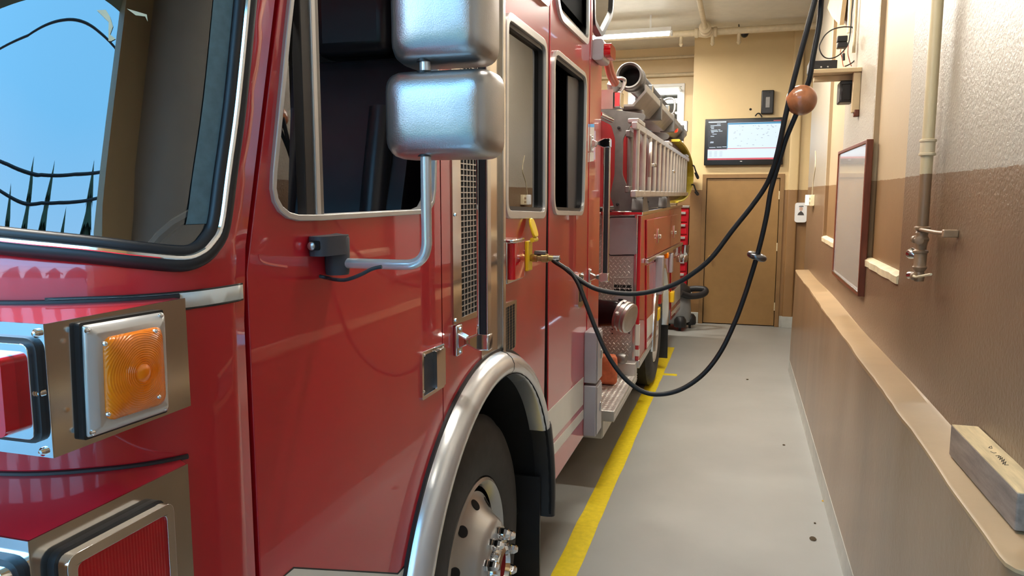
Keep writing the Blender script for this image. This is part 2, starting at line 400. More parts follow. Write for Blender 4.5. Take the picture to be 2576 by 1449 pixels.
# back wall (thick pier on the right, deeper wall on the left with the office window)
DX0, DX1 = -0.455, 0.505; DZ = 2.03
wb = MB(); wb.prism([[(-0.672, 0), (DX0 - .0, 0), (DX0, DZ), (DX1, DZ), (DX1, 0), (0.95, 0), (0.95, ZC), (-0.672, ZC)]], 1, YW, YW + 0.75)
wb.prism([rpoly([(0.60, YW + 0.02), (0.60, YW - 0.045), (0.735, YW - 0.045), (0.735, YW + 0.02)], 0.025)], 2, 0, ZC)
wb.box(DX0 - .1, DX1 + .1, YW + .5, YW + .75, 0, DZ + .1)  # unseen backing added behind the door to stop daylight leaking under it
struct(obj('wall_back', wb, 'wall_smooth', bev=0.008))
YL = 11.62
ox0, oz0 = Bk(1648, 372, YL); ox1, oz1 = Bk(1718, 215, YL); ox0 = -1.62
wl = MB(); wl.prism([[(-6, 0), (-0.66, 0), (-0.66, ZC), (-6, ZC)], [(ox0, 1.9), (ox1, 1.9), (ox1, oz1), (ox0, oz1)]], 1, YL, YL + 0.12)
struct(obj('wall_back_left', wl, 'wall_smooth'))
wd = MB()
wd.prism([[(ox0 - .05, 1.85), (ox1 + .03, 1.85), (ox1 + .03, oz1 + .03), (ox0 - .05, oz1 + .03)], [(ox0 + .01, 1.91), (ox1 - .015, 1.91), (ox1 - .015, oz1 - .015), (ox0 + .01, oz1 - .015)]], 1, YL - 0.03, YL + 0.10)
win = struct(obj('window_1', wd, 'white_paint', bev=0.006))
obj('window_sash', MB().prism([[(ox0 + .01, 1.91), (ox1 - .015, 1.91), (ox1 - .015, oz1 - .015), (ox0 + .01, oz1 - .015)], [(ox0 + .05, 1.95), (ox1 - .075, 1.95), (ox1 - .075, oz1 - .065), (ox0 + .05, oz1 - .065)]], 1, YL + 0.01, YL + 0.06), 'white_paint', win, bev=0.004)
obj('window_pane', MB().box(ox0 + .045, ox1 - .07, YL + .03, YL + .036, 1.945, oz1 - .06), 'clear_glass', win)
# office room beyond the window
orm = MB(); orm.box(-6, -0.2, 12.6, 17.2, 3.35, 3.45); orm.box(-6, -.2, 17.1, 17.2, 0, 3.4); orm.box(-.3, -.2, 11.75, 17.2, 0, 3.4); orm.box(-6, -5.9, 11.75, 17.2, 0, 3.4); orm.box(-6, -.2, 11.75, 17.2, -.1, 0); orm.box(-6, -.2, 11.74, 12.6, 3.35, 3.45)
struct(obj('office_shell', orm, 'white_paint'))
gr = MB()
for k in range(6): gr.box(-6, -.3, 12.2 + k * .8, 12.23 + k * .8, 3.335, 3.351)
for k in range(8): gr.box(-5.5 + k * .72, -5.47 + k * .72, 11.8, 17.1, 3.335, 3.351)
struct(obj('trim_1', gr, 'white_paint'))
for i, (x, y) in enumerate((tuple(U(1657, 231, 2, 3.32)[:2]), tuple(U(1703, 254, 2, 3.32)[:2]), (-2.9, 13.6))):
    t = thing('office_light', ['flat ceiling light panel nearer the glass in the office window', 'flat ceiling light panel deeper inside the office window', 'flat office ceiling light panel farthest left behind the truck'][i], 'light', (x, y, 3.33))
    obj('frame', MB().box(x - .33, x + .33, y - .33, y + .33, 3.325, 3.34), 'white_paint', t); obj('diffuser', MB().box(x - .3, x + .3, y - .3, y + .3, 3.318, 3.327), 'office_panel', t)
    L = bpy.data.lights.new('office_lamp', 'AREA'); L.energy = 9; L.size = .6; lo2 = bpy.data.objects.new('office_lamp', L); col.objects.link(lo2); lo2.location = (x, y, 3.31); setp(lo2, t)
# wall base on the back wall
bw = MB(); bw.box(-0.67, DX0 - .06, YW - .012, YW + .01, 0, 0.155); bw.box(DX1 + .06, 0.60, YW - .012, YW + .01, 0, 0.155); bw.box(0.592, 0.80, YW - .057, YW + .01, 0, 0.155)
struct(obj('baseboard_back', bw, 'base_grey', bev=0.004))
# left wall, front wall with the bay opening
struct(obj('wall_left', MB().box(-6.15, -6, -0.95, 12.6, 0, ZC), 'wall_smooth'))
BO = (-3.95, -0.10, 3.8)
struct(obj('wall_front', MB().prism([[(-6.15, 0), (BO[0], 0), (BO[0], BO[2]), (BO[1], BO[2]), (BO[1], 0), (1.15, 0), (1.15, ZC + .2), (-6.15, ZC + .2)]], 1, -1.25, -0.95), 'wall_smooth'))

# back door
d1 = obj('door_1', MB().box(DX0 + .006, DX1 - .006, YW + .012, YW + .05, 0.012, DZ - .006), 'door_brown', bev=.003); struct(d1)
fr = MB(); k = 0.055
fr.prism([[(DX0 - k, 0), (DX0 - k, DZ + k), (DX1 + k, DZ + k), (DX1 + k, 0), (DX1, 0), (DX1, DZ), (DX0, DZ), (DX0, 0)]], 1, YW - 0.018, YW + 0.02)
obj('door_frame', fr, 'frame_brown', d1, bev=.003)
obj('door_stop', MB().prism([[(DX0 - .01, 0), (DX0 - .01, DZ + .01), (DX1 + .01, DZ + .01), (DX1 + .01, 0), (DX1 - .02, 0), (DX1 - .02, DZ - .02), (DX0 + .02, DZ - .02), (DX0 + .02, 0)]], 1, YW + .05, YW + 0.1), 'black_matte', d1)
for z in (0.28, 1.10, 1.80):
    obj('hinge', MB().cyl((DX1 - .003, YW + .003, z - .055), (DX1 - .003, YW + .003, z + .055), .010, n=10), 'sill', d1)
kx, kz = Bk(1787, 647, YW - .03)
obj('door_knob', MB().lathe([(.03, .045), (.03, .04), (.012, .038), (.011, .015), (.02, .012), (.026, .0), (.026, -.012), (.014, -.018), (0, -.02)], (kx, YW - .03, kz), (0, 1, 0), 20), 'brass', d1)

# outside: power lines and conifers across the street (seen only mirrored in the truck)
for i, (y, z, sag, x0, x1) in enumerate(((-6.0, 5.20, .17, -4.3, 1.1), (-6.3, 5.0, .17, -4.3, 1.1), (-20.0, 17.2, -.3, -20, 12))):
    t_ = obj('power_line', MB().tube([(x0 + (x1 - x0) * k_ / 24, y, z + sag * (k_ / 12 - 1) ** 2 * (1.0)) for k_ in range(-12, 37)], .022 if i < 2 else .05, 6), 'rubber')
    tag(t_, ['upper of two sagging cables mirrored in the windshield', 'lower of two sagging cables mirrored in the windshield', 'topmost arching overhead line mirrored in the windshield'][i], 'cable')
firb = MB(); z0 = 1.5
for k in range(9):
    r0 = 3.4 * (1 - k / 9.5) ** .8; z1 = z0 + 3.2 * (1 - k / 16); n = 18
    vs_ = [((r0 * (1 if i % 2 else .72)) * math.cos(2 * PI * i / n), (r0 * (1 if i % 2 else .72)) * math.sin(2 * PI * i / n), z0 - (0.35 if i % 2 else 0)) for i in range(n)] + [(0, 0, z1)]
    firb.add(vs_, [(i, (i + 1) % n, n) for i in range(n)]); z0 += 1.75 * (1 - k / 26)
fir0 = None
spots = [(-17, 36, 1.30), (-9.5, 33, 1.28), (-3, 37, 1.40), (3.5, 33, 1.12), (10.5, 36, 1.42), (18, 34, 1.3)]
LB = ['leftmost conifer mirrored in the windshield', 'second conifer from the left mirrored in the windshield', 'third conifer from the left mirrored in the windshield', 'shortest conifer mirrored near the middle of the windshield reflection', 'tall conifer mirrored second from the bay door jamb', 'conifer mirrored nearest the bay door jamb']
for i, (x, y, s_) in enumerate(spots):
    e = thing('fir_tree', LB[i], 'tree', (0, 0, 0), 'conifers across the street')
    if fir0 is None:
        fir0 = obj('foliage', firb, 'fir', e, flat=True); tr0 = obj('trunk', MB().cyl((0, 0, 0), (0, 0, 3), .35, .25, 10), 'bark', e); parts = [fir0, tr0]
    else:
        parts = [inst(fir0, Matrix.Identity(4), e), inst(tr0, Matrix.Identity(4), e)]
    e.location = (x, -y, 0); e.scale = (s_, s_, s_); e.rotation_euler = (0, 0, i * 1.3)
    for p_ in parts: p_.matrix_parent_inverse = Matrix.Identity(4)

mk('lawn', (0.10, 0.19, 0.05), 0.9, var=0.3, scale=3)
struct(obj('lawn', MB().box(-40, 40, -60, -13, -0.26, 0.0), 'lawn'))
hs = thing('house', 'low pale house across the street mirrored in the chrome trim', 'house', (-4, -26, 0))
obj('wall', MB().box(-16, 8, -29, -23, 0, 3.2), 'cream_paint', hs)
obj('roof', MB().prism([[(-30, 3.1), (-22, 3.1), (-26, 5.6)]], 0, -16.6, 8.6), 'alu_dark', hs)
for xw_ in (-13, -8, -1, 4.5): obj('window', MB().box(xw_ - .9, xw_ + .9, -23.02, -22.95, 1.0, 2.3), 'black_gloss', hs)
obj('entrance_door', MB().box(-5, -4, -23.02, -22.94, 0, 2.1), 'white_paint', hs)
# ------------------------------------------------------------------ ceiling lights
def light_bar(x0, x1, y, label, z=3.72, e=1.0):
    t = thing('strip_light', label, 'light', ((x0 + x1) / 2, y, z + .1), 'ceiling strip lights')
    obj('housing', MB().prism([[(y - .06, z + .02), (y + .06, z + .02), (y + .045, z + .075), (y - .045, z + .075)]], 0, x0, x1), 'white_paint', t, bev=.003)
    for s_ in (-1, 1): obj('tube', MB().cyl((x0 + .03, y + s_ * .03, z), (x1 - .03, y + s_ * .03, z), .016, n=10), 'tube_light', t)
    for xx in (x0, x1): obj('end_cap', MB().box(xx - .012, xx + .012, y - .055, y + .055, z - .02, z + .03), 'white_paint', t)
    for xx in (x0 + .25, x1 - .25): obj('hanger', MB().box(xx - .01, xx + .01, y - .01, y + .01, z + .07, ZC), 'white_paint', t)
    L = bpy.data.lights.new('strip_lamp', 'AREA'); L.shape = 'RECTANGLE'; L.size = x1 - x0 - .06; L.size_y = .10; L.energy = LAMP * e; L.color = (1.0, 0.93, 0.82)
    lo2 = bpy.data.objects.new('strip_lamp', L); col.objects.link(lo2); lo2.location = ((x0 + x1) / 2, y, z - .025); setp(lo2, t)
light_bar(-2.08, -0.86, 9.5, 'lit white strip light under the ceiling above the truck tail', e=1.5)
light_bar(-1.05, 0.15, 2.2, 'lit white strip light above the aisle nearest the bay door', z=3.62, e=.42)
light_bar(-1.05, 0.15, 5.2, 'lit white strip light above the aisle beside the whiteboard', z=3.62, e=.6)
light_bar(-1.0, 0.2, 7.0, 'lit white strip light above the aisle before the back door', z=3.62, e=1.3)
light_bar(-2.6, -1.4, 1.0, 'added unseen strip light above the cab roof', e=1.5)  # unseen fixture added over the cab to brighten ceiling and chrome
light_bar(-2.4, -1.2, 4.8, 'added unseen strip light above the pump deck', e=1.6)  # unseen fixture, also added for a brighter ceiling
light_bar(-2.4, -1.2, 7.2, 'added unseen strip light above the hose bed', e=1.6)  # unseen fixture added to spread light more evenly on the right wall
light_bar(-4.8, -3.6, 2.2, 'lit white strip light beyond the far side of the cab')
light_bar(-4.8, -3.6, 6.5, 'lit white strip light beyond the far side of the truck body')

# ================================================================== FIRE ENGINE
T = thing('fire_truck', 'red fire engine with chrome mirrors parked along the left of the aisle', 'fire truck', (-2.0, 5.2, 0))
def P(name, mb, mt, parent=None, **k): return obj(name, mb, mt, parent or T, **k)
def rake(z): return 0.265 * max(0.0, z - 1.68)
HC = [(-.780, 1.055), (-.7825, 1.01), (-.789, .968), (-.802, .934), (-.822, .903), (-.851, .873), (-.893, .843), (-.936, .818), (-.99, .798), (-1.10, .776), (-1.3, .756), (-1.6, .742), (-2.0, .738)]
KP = smooth([Vector(p) for p in HC] + [Vector((-4.0 - p[0], p[1])) for p in reversed(HC[:-1])], 6)
KS = [0.0]
for i in range(1, len(KP)): KS.append(KS[-1] + (KP[i] - KP[i - 1]).length)
KL = KS[-1]
def front(s, z, off=0.0):
    s = min(max(s, 0), KL); i = 1
    while i < len(KS) - 1 and KS[i] < s: i += 1
    t = (s - KS[i - 1]) / (KS[i] - KS[i - 1]); q = KP[i - 1].lerp(KP[i], t)
    i0 = max(i - 2, 0); i1 = min(i + 1, len(KP) - 1); tg = (KP[i1] - KP[i0]).normalized()
    return (q.x - tg.y * off, q.y + tg.x * off + rake(z), z)
def fhit(px, py):
    d = ray(px, py); t = 0.5
    while t < 3:
        p = EYE + d * t; y = p.y - rake(p.z)
        if p.x < -.7801:
            i = 1
            while i < len(KP) - 1 and KP[i].x > p.x: i += 1
            u = (p.x - KP[i - 1].x) / (KP[i].x - KP[i - 1].x); yc = KP[i - 1].y + u * (KP[i].y - KP[i - 1].y)
            if y > yc or p.x < -1.6: return (KS[i - 1] + u * (KS[i] - KS[i - 1]), p.z)
        t += 0.001
    return (0, 0)
# windshield outline: line of the chrome bead
wp = [fhit(*p) for p in [(614, 0), (600, 130), (588, 260), (574, 400), (566, 440), (558, 510), (549, 566), (537, 592), (524, 612), (497, 636), (455, 648), (400, 645), (359, 640), (221, 624), (100, 611), (0, 601)]]
wp = [tuple(p) for p in smooth([Vector(p) for p in [wp[0], wp[2], wp[4], wp[6], wp[8], wp[9], wp[10], wp[12], wp[13], wp[15]]], 4)]
zb = wp[-1][1]
top = [(wp[0][0] + .004, 2.35), (wp[0][0] + .012, 2.52), (wp[0][0] + .05, 2.60), (wp[0][0] + .12, 2.62)]
half = list(reversed(top)) + wp + [(KL * .25, zb - .004), (KL * .5 - .05, zb - .006)]
WS = half + [(KL - s, z) for s, z in reversed(half)]
ws_in = inset(WS, .012); ws_hole = inset(WS, .004)
b = sheet([(0, .5), (KL, .5), (KL, 2.95), (0, 2.95)], [ws_hole], lambda s, z: front(s, z), .035, .12)
cf = P('cab_front', b, 'red', solid=.012)
def path(pts, off): return [front(s, z, off) for s, z in pts]
gk = P('windshield', sheet(ws_in, [], lambda s, z: front(s, z, -.003), .05, .12), 'windshield_glass')
g2 = MB().tube(path(inset(WS, -.009), .003), .0125, 10, True); g2.tube(path(inset(WS, .009), .001), .0095, 10, True); P('rubber_gasket', g2, 'rubber', gk)
P('chrome_bead', MB().tube(path(WS, .010), .0052, 8, True), 'chrome', gk)
hb = [(s + .0, z) for s, z in inset(WS, .016)]
# dotted tint band on the corner of the glass
nb = len(half); edge = [p for p in inset(WS, .019)[:nb] if zb + .014 < p[1] < 2.56 and p[0] < .2]
band = edge + [(s + .034, z) for s, z in reversed(edge)]
P('tint_band', sheet(band, [], lambda s, z: front(s, z, -.0015), .01, .06), 'frit', gk)
for px_ in ([(243, 25), (266, 24), (276, 41), (284, 66), (277, 86), (290, 97), (279, 103), (272, 102), (273, 55)], [(319, 21), (370, 36), (373, 54), (366, 41), (342, 38)]):
    P('paper_scrap', sheet([fhit(*p) for p in px_], [], lambda s, z: front(s, z, -.002), .01, .02), 'sill', gk)
# white stripe round the corner
st = [(0.002, 1.640), (.30, 1.640), (.30, 1.663), (0.002, 1.663)]
P('corner_stripe', sheet(st, [], lambda s, z: front(s, z, .0012), .012, .03), 'white_decal', cf, solid=.001)
for z0, z1 in ((1.6372, 1.640), (1.663, 1.6658)): P('pinstripe', sheet([(0.002, z0), (.3, z0), (.3, z1), (.002, z1)], [], lambda s, z: front(s, z, .0012), .012, .03), 'black_pin', cf, solid=.001)
# closed rear of the seam, interior, roof, far side
P('seam_backing', MB().prism([[(1.00, .5), (1.10, .5), (1.10, 1.68), (1.10 + rake(2.9), 2.9), (1.0 + rake(2.9), 2.9), (1.0, 1.68)]], 0, XC - .03, XC - .022), 'black_matte')
it = MB(); it.box(-3.18, -.83, .95, 4.2, 1.24, 1.28); it.box(-3.18, -.83, 4.15, 4.2, 1.26, 2.9); it.box(-3.2, -3.15, 1.0, 4.2, 1.26, 2.9); it.box(-3.18, -.83, 1.3, 4.2, 2.85, 2.9)
it.box(-3.15, -.85, .98, 1.25, 1.2, 1.52); it.box(-3.15, -.84, 2.62, 2.68, 1.26, 2.85)
P('cab_interior', it, 'interior')
P('cab_roof', MB().box(-3.2, -.80, 1.36, 4.14, 2.92, 2.99), 'white_paint', bev=.02)  # unseen roof, made white to keep red bounce off the ceiling
P('cab_far_side', MB().box(-3.22, -3.18, 1.05, 4.33, .5, 2.95), 'red'); P('cab_back', MB().box(-3.2, -.80, 4.29, 4.33, .5, 2.62), 'red'); P('cab_back_upper', MB().box(-3.2, -.95, 4.1, 4.14, 2.6, 2.95), 'red')
sb = MB(); sb.prism([rpoly([(1.90, 1.35), (2.08, 1.35), (2.22, 2.18), (2.08, 2.22), (1.92, 1.75)], .05)], 0, -1.36, -.90)
seat = P('driver_seat', sb, 'seat', bev=.04, seg=4)
P('seat_cushion', MB().box(-1.36, -.90, 1.50, 2.02, 1.22, 1.38), 'seat', seat, bev=.04, seg=4); P('headrest', MB().box(-1.26, -1.0, 2.08, 2.2, 2.22, 2.45), 'seat', seat, bev=.04, seg=4)
for xx in (-.985, -1.275): P('bolster', MB().tube([(xx, 1.905, 1.42), (xx, 1.90, 1.6), (xx, 1.935, 1.8), (xx, 2.0, 2.05)], .04, 10, sub=4), 'seat', seat)
sw = MB().tube([(-1.15 + .2 * math.cos(a), 1.42 + .08 * math.sin(a), 1.60 + .18 * math.sin(a)) for a in [2 * PI * i / 28 for i in range(28)]], .014, 8, True); sw.cyl((-1.15, 1.42, 1.6), (-1.15, 1.22, 1.45), .03)
P('steering_wheel', sw, 'black_plastic')

# ---- front door
AC = (2.33, .52); AR = .735
def arc(r, a0, a1, n=24): return [(AC[0] + r * math.cos(a0 + (a1 - a0) * i / n), AC[1] + r * math.sin(a0 + (a1 - a0) * i / n)) for i in range(n + 1)]
dr = S(1110, 700)[0]
a_d = math.acos((dr - AC[0]) / AR)
DF = 1.069
fe = [(DF, .5), (DF, 1.0), (DF, 1.68)] + [(DF + rake(z), z) for z in (1.9, 2.2, 2.6)]
door_o = fe + [(DF + rake(2.66), 2.66)] + [(dr, 2.66)] + arc(AR, a_d, PI + .03, 16)
wpx = [(733, -110), (722, 0), (712, 90), (690, 320), (679, 430), (677, 475), (683, 507), (697, 532), (718, 549), (745, 556), (800, 555), (1060, 538), (1077, 530), (1087, 510), (1091, 480), (1093, 400), (1098, 200), (1105, -110), (1100, -150), (1085, -165), (800, -165), (760, -150)]
wl_ = [S(*p) for p in wpx]
door = P('front_door', MB().prism([door_o, inset(wl_, .004)], 0, XC - .032, XC), 'red', bev=.006, seg=3)
P('window_trim', MB().prism([wl_, inset(wl_, .0115)], 0, XC - .03, XC + .008), 'trim_alu', door, bev=.003)
zt = 2.45
def vbar(name, p0, p1, mt, x0, x1, z0, z1, par, bev=.002, X=XC, py=300):
    return P(name, MB().box(x0, x1, S(p0, py, X)[0], S(p1, py, X)[0], z0, z1), mt, par, bev=bev)
zbot = S(790, 550)[1]
vbar('window_channel', 768, 790, 'rubber', XC - .024, XC - .004, zbot, zt, door)
vbar('channel_strip', 792, 803, 'trim_alu', XC - .016, XC - .001, zbot, zt, door)
vbar('channel_seal', 804, 815, 'alu_dark', XC - .020, XC - .005, zbot, zt, door)
yv = S(790, 300)[0]
vent = [p for p in inset(wl_, .008)]; vl = [p for p in vent if p[0] < yv]
P('vent_pane', MB().prism([vl + []], 0, XC - .022, XC - .018), 'side_glass', door)
P('window_ledge', MB().box(XC - .05, XC - .01, yv, S(1085, 530)[0], zbot - .02, zbot + .006), 'alu_dark', door)
# pressed handle
hb0 = [S(*p) for p in [(1057, 886), (1113, 863), (1114, 972), (1058, 1008)]]; hp = rpoly(hb0, .008); hin = rpoly(inset(hb0, .010), .004)
hd = P('door_handle', MB().prism([hp, hin], 0, XC - .01, XC + .006), 'chrome', door, bev=.003)
P('handle_recess', MB().prism([hin], 0, XC - .001, XC + .0015), 'black_plastic', hd)
P('handle_paddle', MB().prism([rpoly([S(*p) for p in [(1088, 882), (1110, 873), (1111, 966), (1089, 978)]], .004)], 0, XC, XC + .013), 'chrome', hd, bev=.004)
for p in [(1062, 893), (1110, 874), (1112, 956), (1061, 985)]:
    y, z = S(*p); P('screw', MB().lathe([(.004, 0), (.004, .002), (.002, .004), (0, .0045)], (XC + .005, y, z), (1, 0, 0), 10), 'chrome', hd)
# swoosh decal at the door foot
P('door_stripe', MB().prism([[S(*p) for p in [(700, 1500), (712, 1452), (738, 1430), (1000, 1445), (1052, 1388), (1050, 1560), (700, 1560)]]], 0, XC, XC + .0012), 'white_decal', door)
P('pinstripe', MB().prism([[S(*p) for p in [(712, 1452), (738, 1430), (1000, 1445), (1052, 1388), (1051, 1384), (1000, 1441), (738, 1426), (709, 1452)]]], 0, XC, XC + .0013), 'black_pin', door)
# body crease below the window
cr = [S(*p) for p in [(650, 640), (655, 655), (675, 664), (722, 672)]]
P('door_crease', MB().tube([(XC - .002, y, z) for y, z in cr], .0035, 6, sub=4), 'red', door)

# ---- mirrors on a tube arm
YM = 1.33
def shell(x0, x1, z0, z1, y0, d):
    b = MB(); cx, cz = (x0 + x1) / 2, (z0 + z1) / 2; rings = []
    for k, (s_, q) in enumerate(((.90, .012), (1.0, .012), (1.0, 0), (1.0, -.015), (.995, -.03), (.975, -.05), (.93, -.066), (.86, -.078), (.72, -.086), (.45, -.09), (.1, -.0905))):
        hw, hh = (x1 - x0) / 2, (z1 - z0) / 2; dd = min(hw, hh) * (1 - s_); hw -= dd; hh -= dd
        rings.append([(cx + u, y0 + q * d / .09, cz + v) for u, v in rrect(-hw, hw, -hh, hh, min(.034, hh * .95, hw * .95), 6)])
    return b.loft(rings)
lx0, lz1 = Bk(968, 180, YM); lx1, lz0 = Bk(1243, 397, YM); ux0, uz0 = Bk(984, 166, YM); ux1, _ = Bk(1229, 100, YM)
px_t = Bk(1072, 500, YM)[0]; pz_t = Bk(940, 664, YM)[1]
arm = MB().tube([(XC + .03, YM, pz_t), (-.66, YM, pz_t), (px_t - .055, YM, pz_t), (px_t - .030, YM, pz_t + .002), (px_t - .012, YM, pz_t + .012), (px_t - .002, YM, pz_t + .030), (px_t, YM, pz_t + .058), (px_t, YM, pz_t + .1), (px_t, YM, 2.45), (px_t - .03, YM, 2.5), (XC, YM, 2.5)], .0102, 14, sub=4)
ma = P('mirror_arm', arm, 'arm_alu')
for nm, a in (('lower', (lx0, lx1, lz0, lz1)), ('upper', (ux0, ux1, uz0, uz0 + .33))):
    s_ = P('mirror_head', shell(*a, YM + .052, .085), 'mirror_shell', ma, ang=60)
    P('mirror_glass', MB().prism([rrect(a[0] + .012, a[1] - .012, a[2] + .012, a[3] - .012, .03)], 1, YM + .064, YM + .067), 'mirror_glass', ma)
    for z in (a[2], a[3]): P('arm_collar', MB().lathe([(.0145, -.006), (.0145, .006)], (px_t, YM, z + (.010 if z == a[2] else -.009)), (0, 0, 1), 16), 'black_plastic', ma)
cx_ = Bk(848, 640, YM)[0]; bz0 = Bk(848, 690, YM)[1]; bz1 = Bk(848, 594, YM)[1]
mbk = MB().lathe([(.022, 0), (.0235, .006), (.0245, .03), (.025, bz1 - bz0 - .004), (.022, bz1 - bz0 + .002), (.0, bz1 - bz0 + .006)], (cx_, YM, bz0), (0, 0, 1), 24)
br = P('mirror_bracket', mbk, 'grey_plastic')
y0, z1 = S(770, 585); _, z0 = S(772, 645)
P('bracket_foot', MB().prism([rpoly([(XC - .001, y0), (XC + .035, y0), (cx_ + .025, YM - .01), (cx_ + .02, YM + .02), (XC - .001, YM + .02)], .02)], 2, z0, bz1 + .003), 'grey_plastic', br, bev=.009, seg=4)
P('bracket_slot', MB().prism([rrect(XC + .008, XC + .028, z0 + .012, z0 + .03, .004)], 1, y0 - .0015, y0 + .01), 'black_matte', br)
P('bracket_bolt', MB().lathe([(.008, 0), (.008, .006), (.004, .009), (0, .009)], (XC + .013, y0, z0 + .02), (0, -1, 0), 12), 'alu', br)
wy, wz = S(803, 694)
P('mirror_wire', MB().tube([(XC - .005, wy, wz), (XC + .015, wy + .005, wz - .004), D(840, 703, 1.43), D(870, 704, 1.42), D(905, 692, 1.41), D(935, 677, 1.405), D(960, 671, 1.40)], .0035, 8, sub=5), 'rubber', br)

# ---- cab corner light boxes
def lightbox(z0, z1, y0, y1):
    pts = [(XC, y0), (XC, y1)] + [(front(s, 1.5)[0], front(s, 1.5)[1] + .004) for s in (.14, .16, .19, .23, .28, .35, .5)]; pts += [(pts[-1][0], y0)]
    return MB().prism([pts], 2, z0, z1)
bx = P('upper_light_box', lightbox(1.497, 1.6575, .682, .917), 'red', bev=.0015)
P('side_plate', MB().box(XC - .001, XC + .0015, .681, .9175, 1.4955, 1.6585), 'stainless', bx)
P('front_plate', MB().box(-1.25, XC + .001, .6795, .6825, 1.4955, 1.6585), 'chrome', bx)
P('box_seal', MB().tube([(front(s, 1.66)[0] + .002, front(s, 1.66)[1] - .002, 1.659) for s in [.125 + .02 * i for i in range(20)]], .004, 6), 'rubber', bx)
yc, zc_ = S(338, 936, XC + .02)
ringed('amber_rings', (0.95, 0.23, 0.001), (XC + .02, yc, zc_), 105)
def quad(px4, X): return [S(p[0], p[1], X) for p in px4]
tsq = quad([(221, 1102), (422, 1033), (411, 785), (208, 819)], XC + .012)
lens = quad([(262, 1060), (409, 1013), (398, 819), (254, 850)], XC + .02)
ts = P('turn_signal', MB().prism([rpoly(inset(tsq, -.003), .004)], 0, XC, XC + .009), 'rubber', bx)
fq = rpoly(tsq, .004); lq = rpoly(lens, .014, 6)
fm = MB().loft([[(XC + .008, *p) for p in tsq], [(XC + .014, *p) for p in tsq], [(XC + .022, *p) for p in inset(tsq, .010)], [(XC + .0225, *p) for p in inset(tsq, .03)]])
P('lamp_bezel', fm, 'trim_alu', ts, bev=.003)
lm = MB(); rg = []
for s_, x in ((0, .020), (.0, .026), (.004, .030), (.012, .0335), (.022, .036), (.034, .0375), (.045, .038)):
    c = Vector((sum(p[0] for p in lq) / len(lq), sum(p[1] for p in lq) / len(lq))); k_ = 1 - s_ / .052
    rg.append([(XC + x, c.x + (p[0] - c.x) * k_, c.y + (p[1] - c.y) * k_) for p in lq])
P('amber_lens', lm.loft(rg), 'amber_rings', ts, ang=60)
lr = MB(); pk = [(1.0, .026), (.923, .030), (.77, .0335), (.577, .036), (.346, .0375), (.13, .038)]
def dome(k):
    for (a0, h0), (a1, h1) in zip(pk, pk[1:]):
        if k >= a1: return h1 + (h0 - h1) * (k - a1) / (a0 - a1)
    return .038
cl = (sum(p[0] for p in lq) / len(lq), sum(p[1] for p in lq) / len(lq))
for i in range(11):
    r_ = .0045 + i * .0029; lr.tube([(XC + dome(r_ / .045) + .0002, cl[0] + r_ * math.cos(a), cl[1] + r_ * math.sin(a)) for a in [2 * PI * j / 40 for j in range(40)]], .0009, 6, True)
P('lens_rings', lr, 'amber', ts)
P('lens_boss', MB().lathe([(.013, -.003), (.0125, .001), (.009, .0035), (.004, .005), (0, .0052)], (XC + .037, cl[0], cl[1]), (1, 0, 0), 24), 'amber', ts)
def screws(px, X, par, r=.0036):
    for p in px:
        y, z = S(p[0], p[1], X); P('screw', MB().lathe([(r, -.002), (r, .001), (r * .6, .0025), (0, .003)], (X, y, z), (1, 0, 0), 10), 'chrome', par)
screws([(221, 832), (405, 794), (416, 1026), (234, 1088)], XC + .018, ts)
screws([(265, 865), (391, 833), (400, 998), (273, 1042)], XC + .035, ts, .003)
def yq(px4, Y): return [Bk(p[0], p[1], Y) for p in px4]
# forward-facing lamp in the front plate
Yf = .6795
x1f, zt_ = Bk(99, 850, Yf); _, zb_ = Bk(99, 1112, Yf); fl = rrect(x1f - .15, x1f, zb_, zt_, .018)
fw_ = P('warning_lamp', MB().prism([fl], 1, Yf - .006, Yf + .002), 'rubber', bx)
P('lamp_bezel', MB().prism([inset(fl, .006)], 1, Yf - .012, Yf - .004), 'chrome', fw_, bev=.003)
xl, _ = Bk(27, 990, Yf - .02); ll = rrect(x1f - .142, xl, zb_ + .012, zt_ - .02, .012)
P('red_lens', MB().prism([ll], 1, Yf - .030, Yf - .01), 'red_lens', fw_, bev=.006, seg=3)
for p in [(95, 838), (103, 988), (112, 1135)]:
    x, z = Bk(p[0], p[1], Yf); P('screw', MB().lathe([(.0055, -.001), (.0055, .002), (.003, .005), (0, .0055)], (x, Yf - .001, z), (0, -1, 0), 12), 'chrome', bx)
# lower box
by = P('lower_light_box', lightbox(1.17, 1.4085, .640, .904), 'red', bev=.0015)
P('side_plate', MB().box(XC - .001, XC + .0015, .639, .9045, 1.168, 1.4095), 'stainless', by)
P('front_plate', MB().box(-1.25, XC + .001, .6375, .6405, 1.168, 1.4095), 'chrome', by)
P('box_seal', MB().tube([(front(s, 1.66)[0] + .002, front(s, 1.66)[1] - .002, 1.41) for s in [.125 + .02 * i for i in range(20)]], .004, 6), 'rubber', by)
ya, za = S(161, 1404, XC + .03); yb_, zb2 = S(437, 1264, XC + .03); zta = (za + zb2) / 2
lo1 = rrect(ya + .004, yb_, zta - .135, zta, .016)
rl = P('side_lamp', MB().prism([inset(lo1, -.003)], 0, XC, XC + .012), 'rubber', by)
P('lamp_bezel', MB().prism([lo1, rrect(ya + .018, yb_ - .014, zta - .121, zta - .014, .01)], 0, XC + .008, XC + .030), 'chrome', rl, bev=.008, seg=3)
ringed('red_ribs', (0.50, 0.004, 0.012), (XC, .7, 1.3), 60, True)
P('red_lens', MB().prism([rrect(ya + .015, yb_ - .011, zta - .124, zta - .011, .01)], 0, XC + .01, XC + .027), 'red_ribs', rl, bev=.006, seg=3)
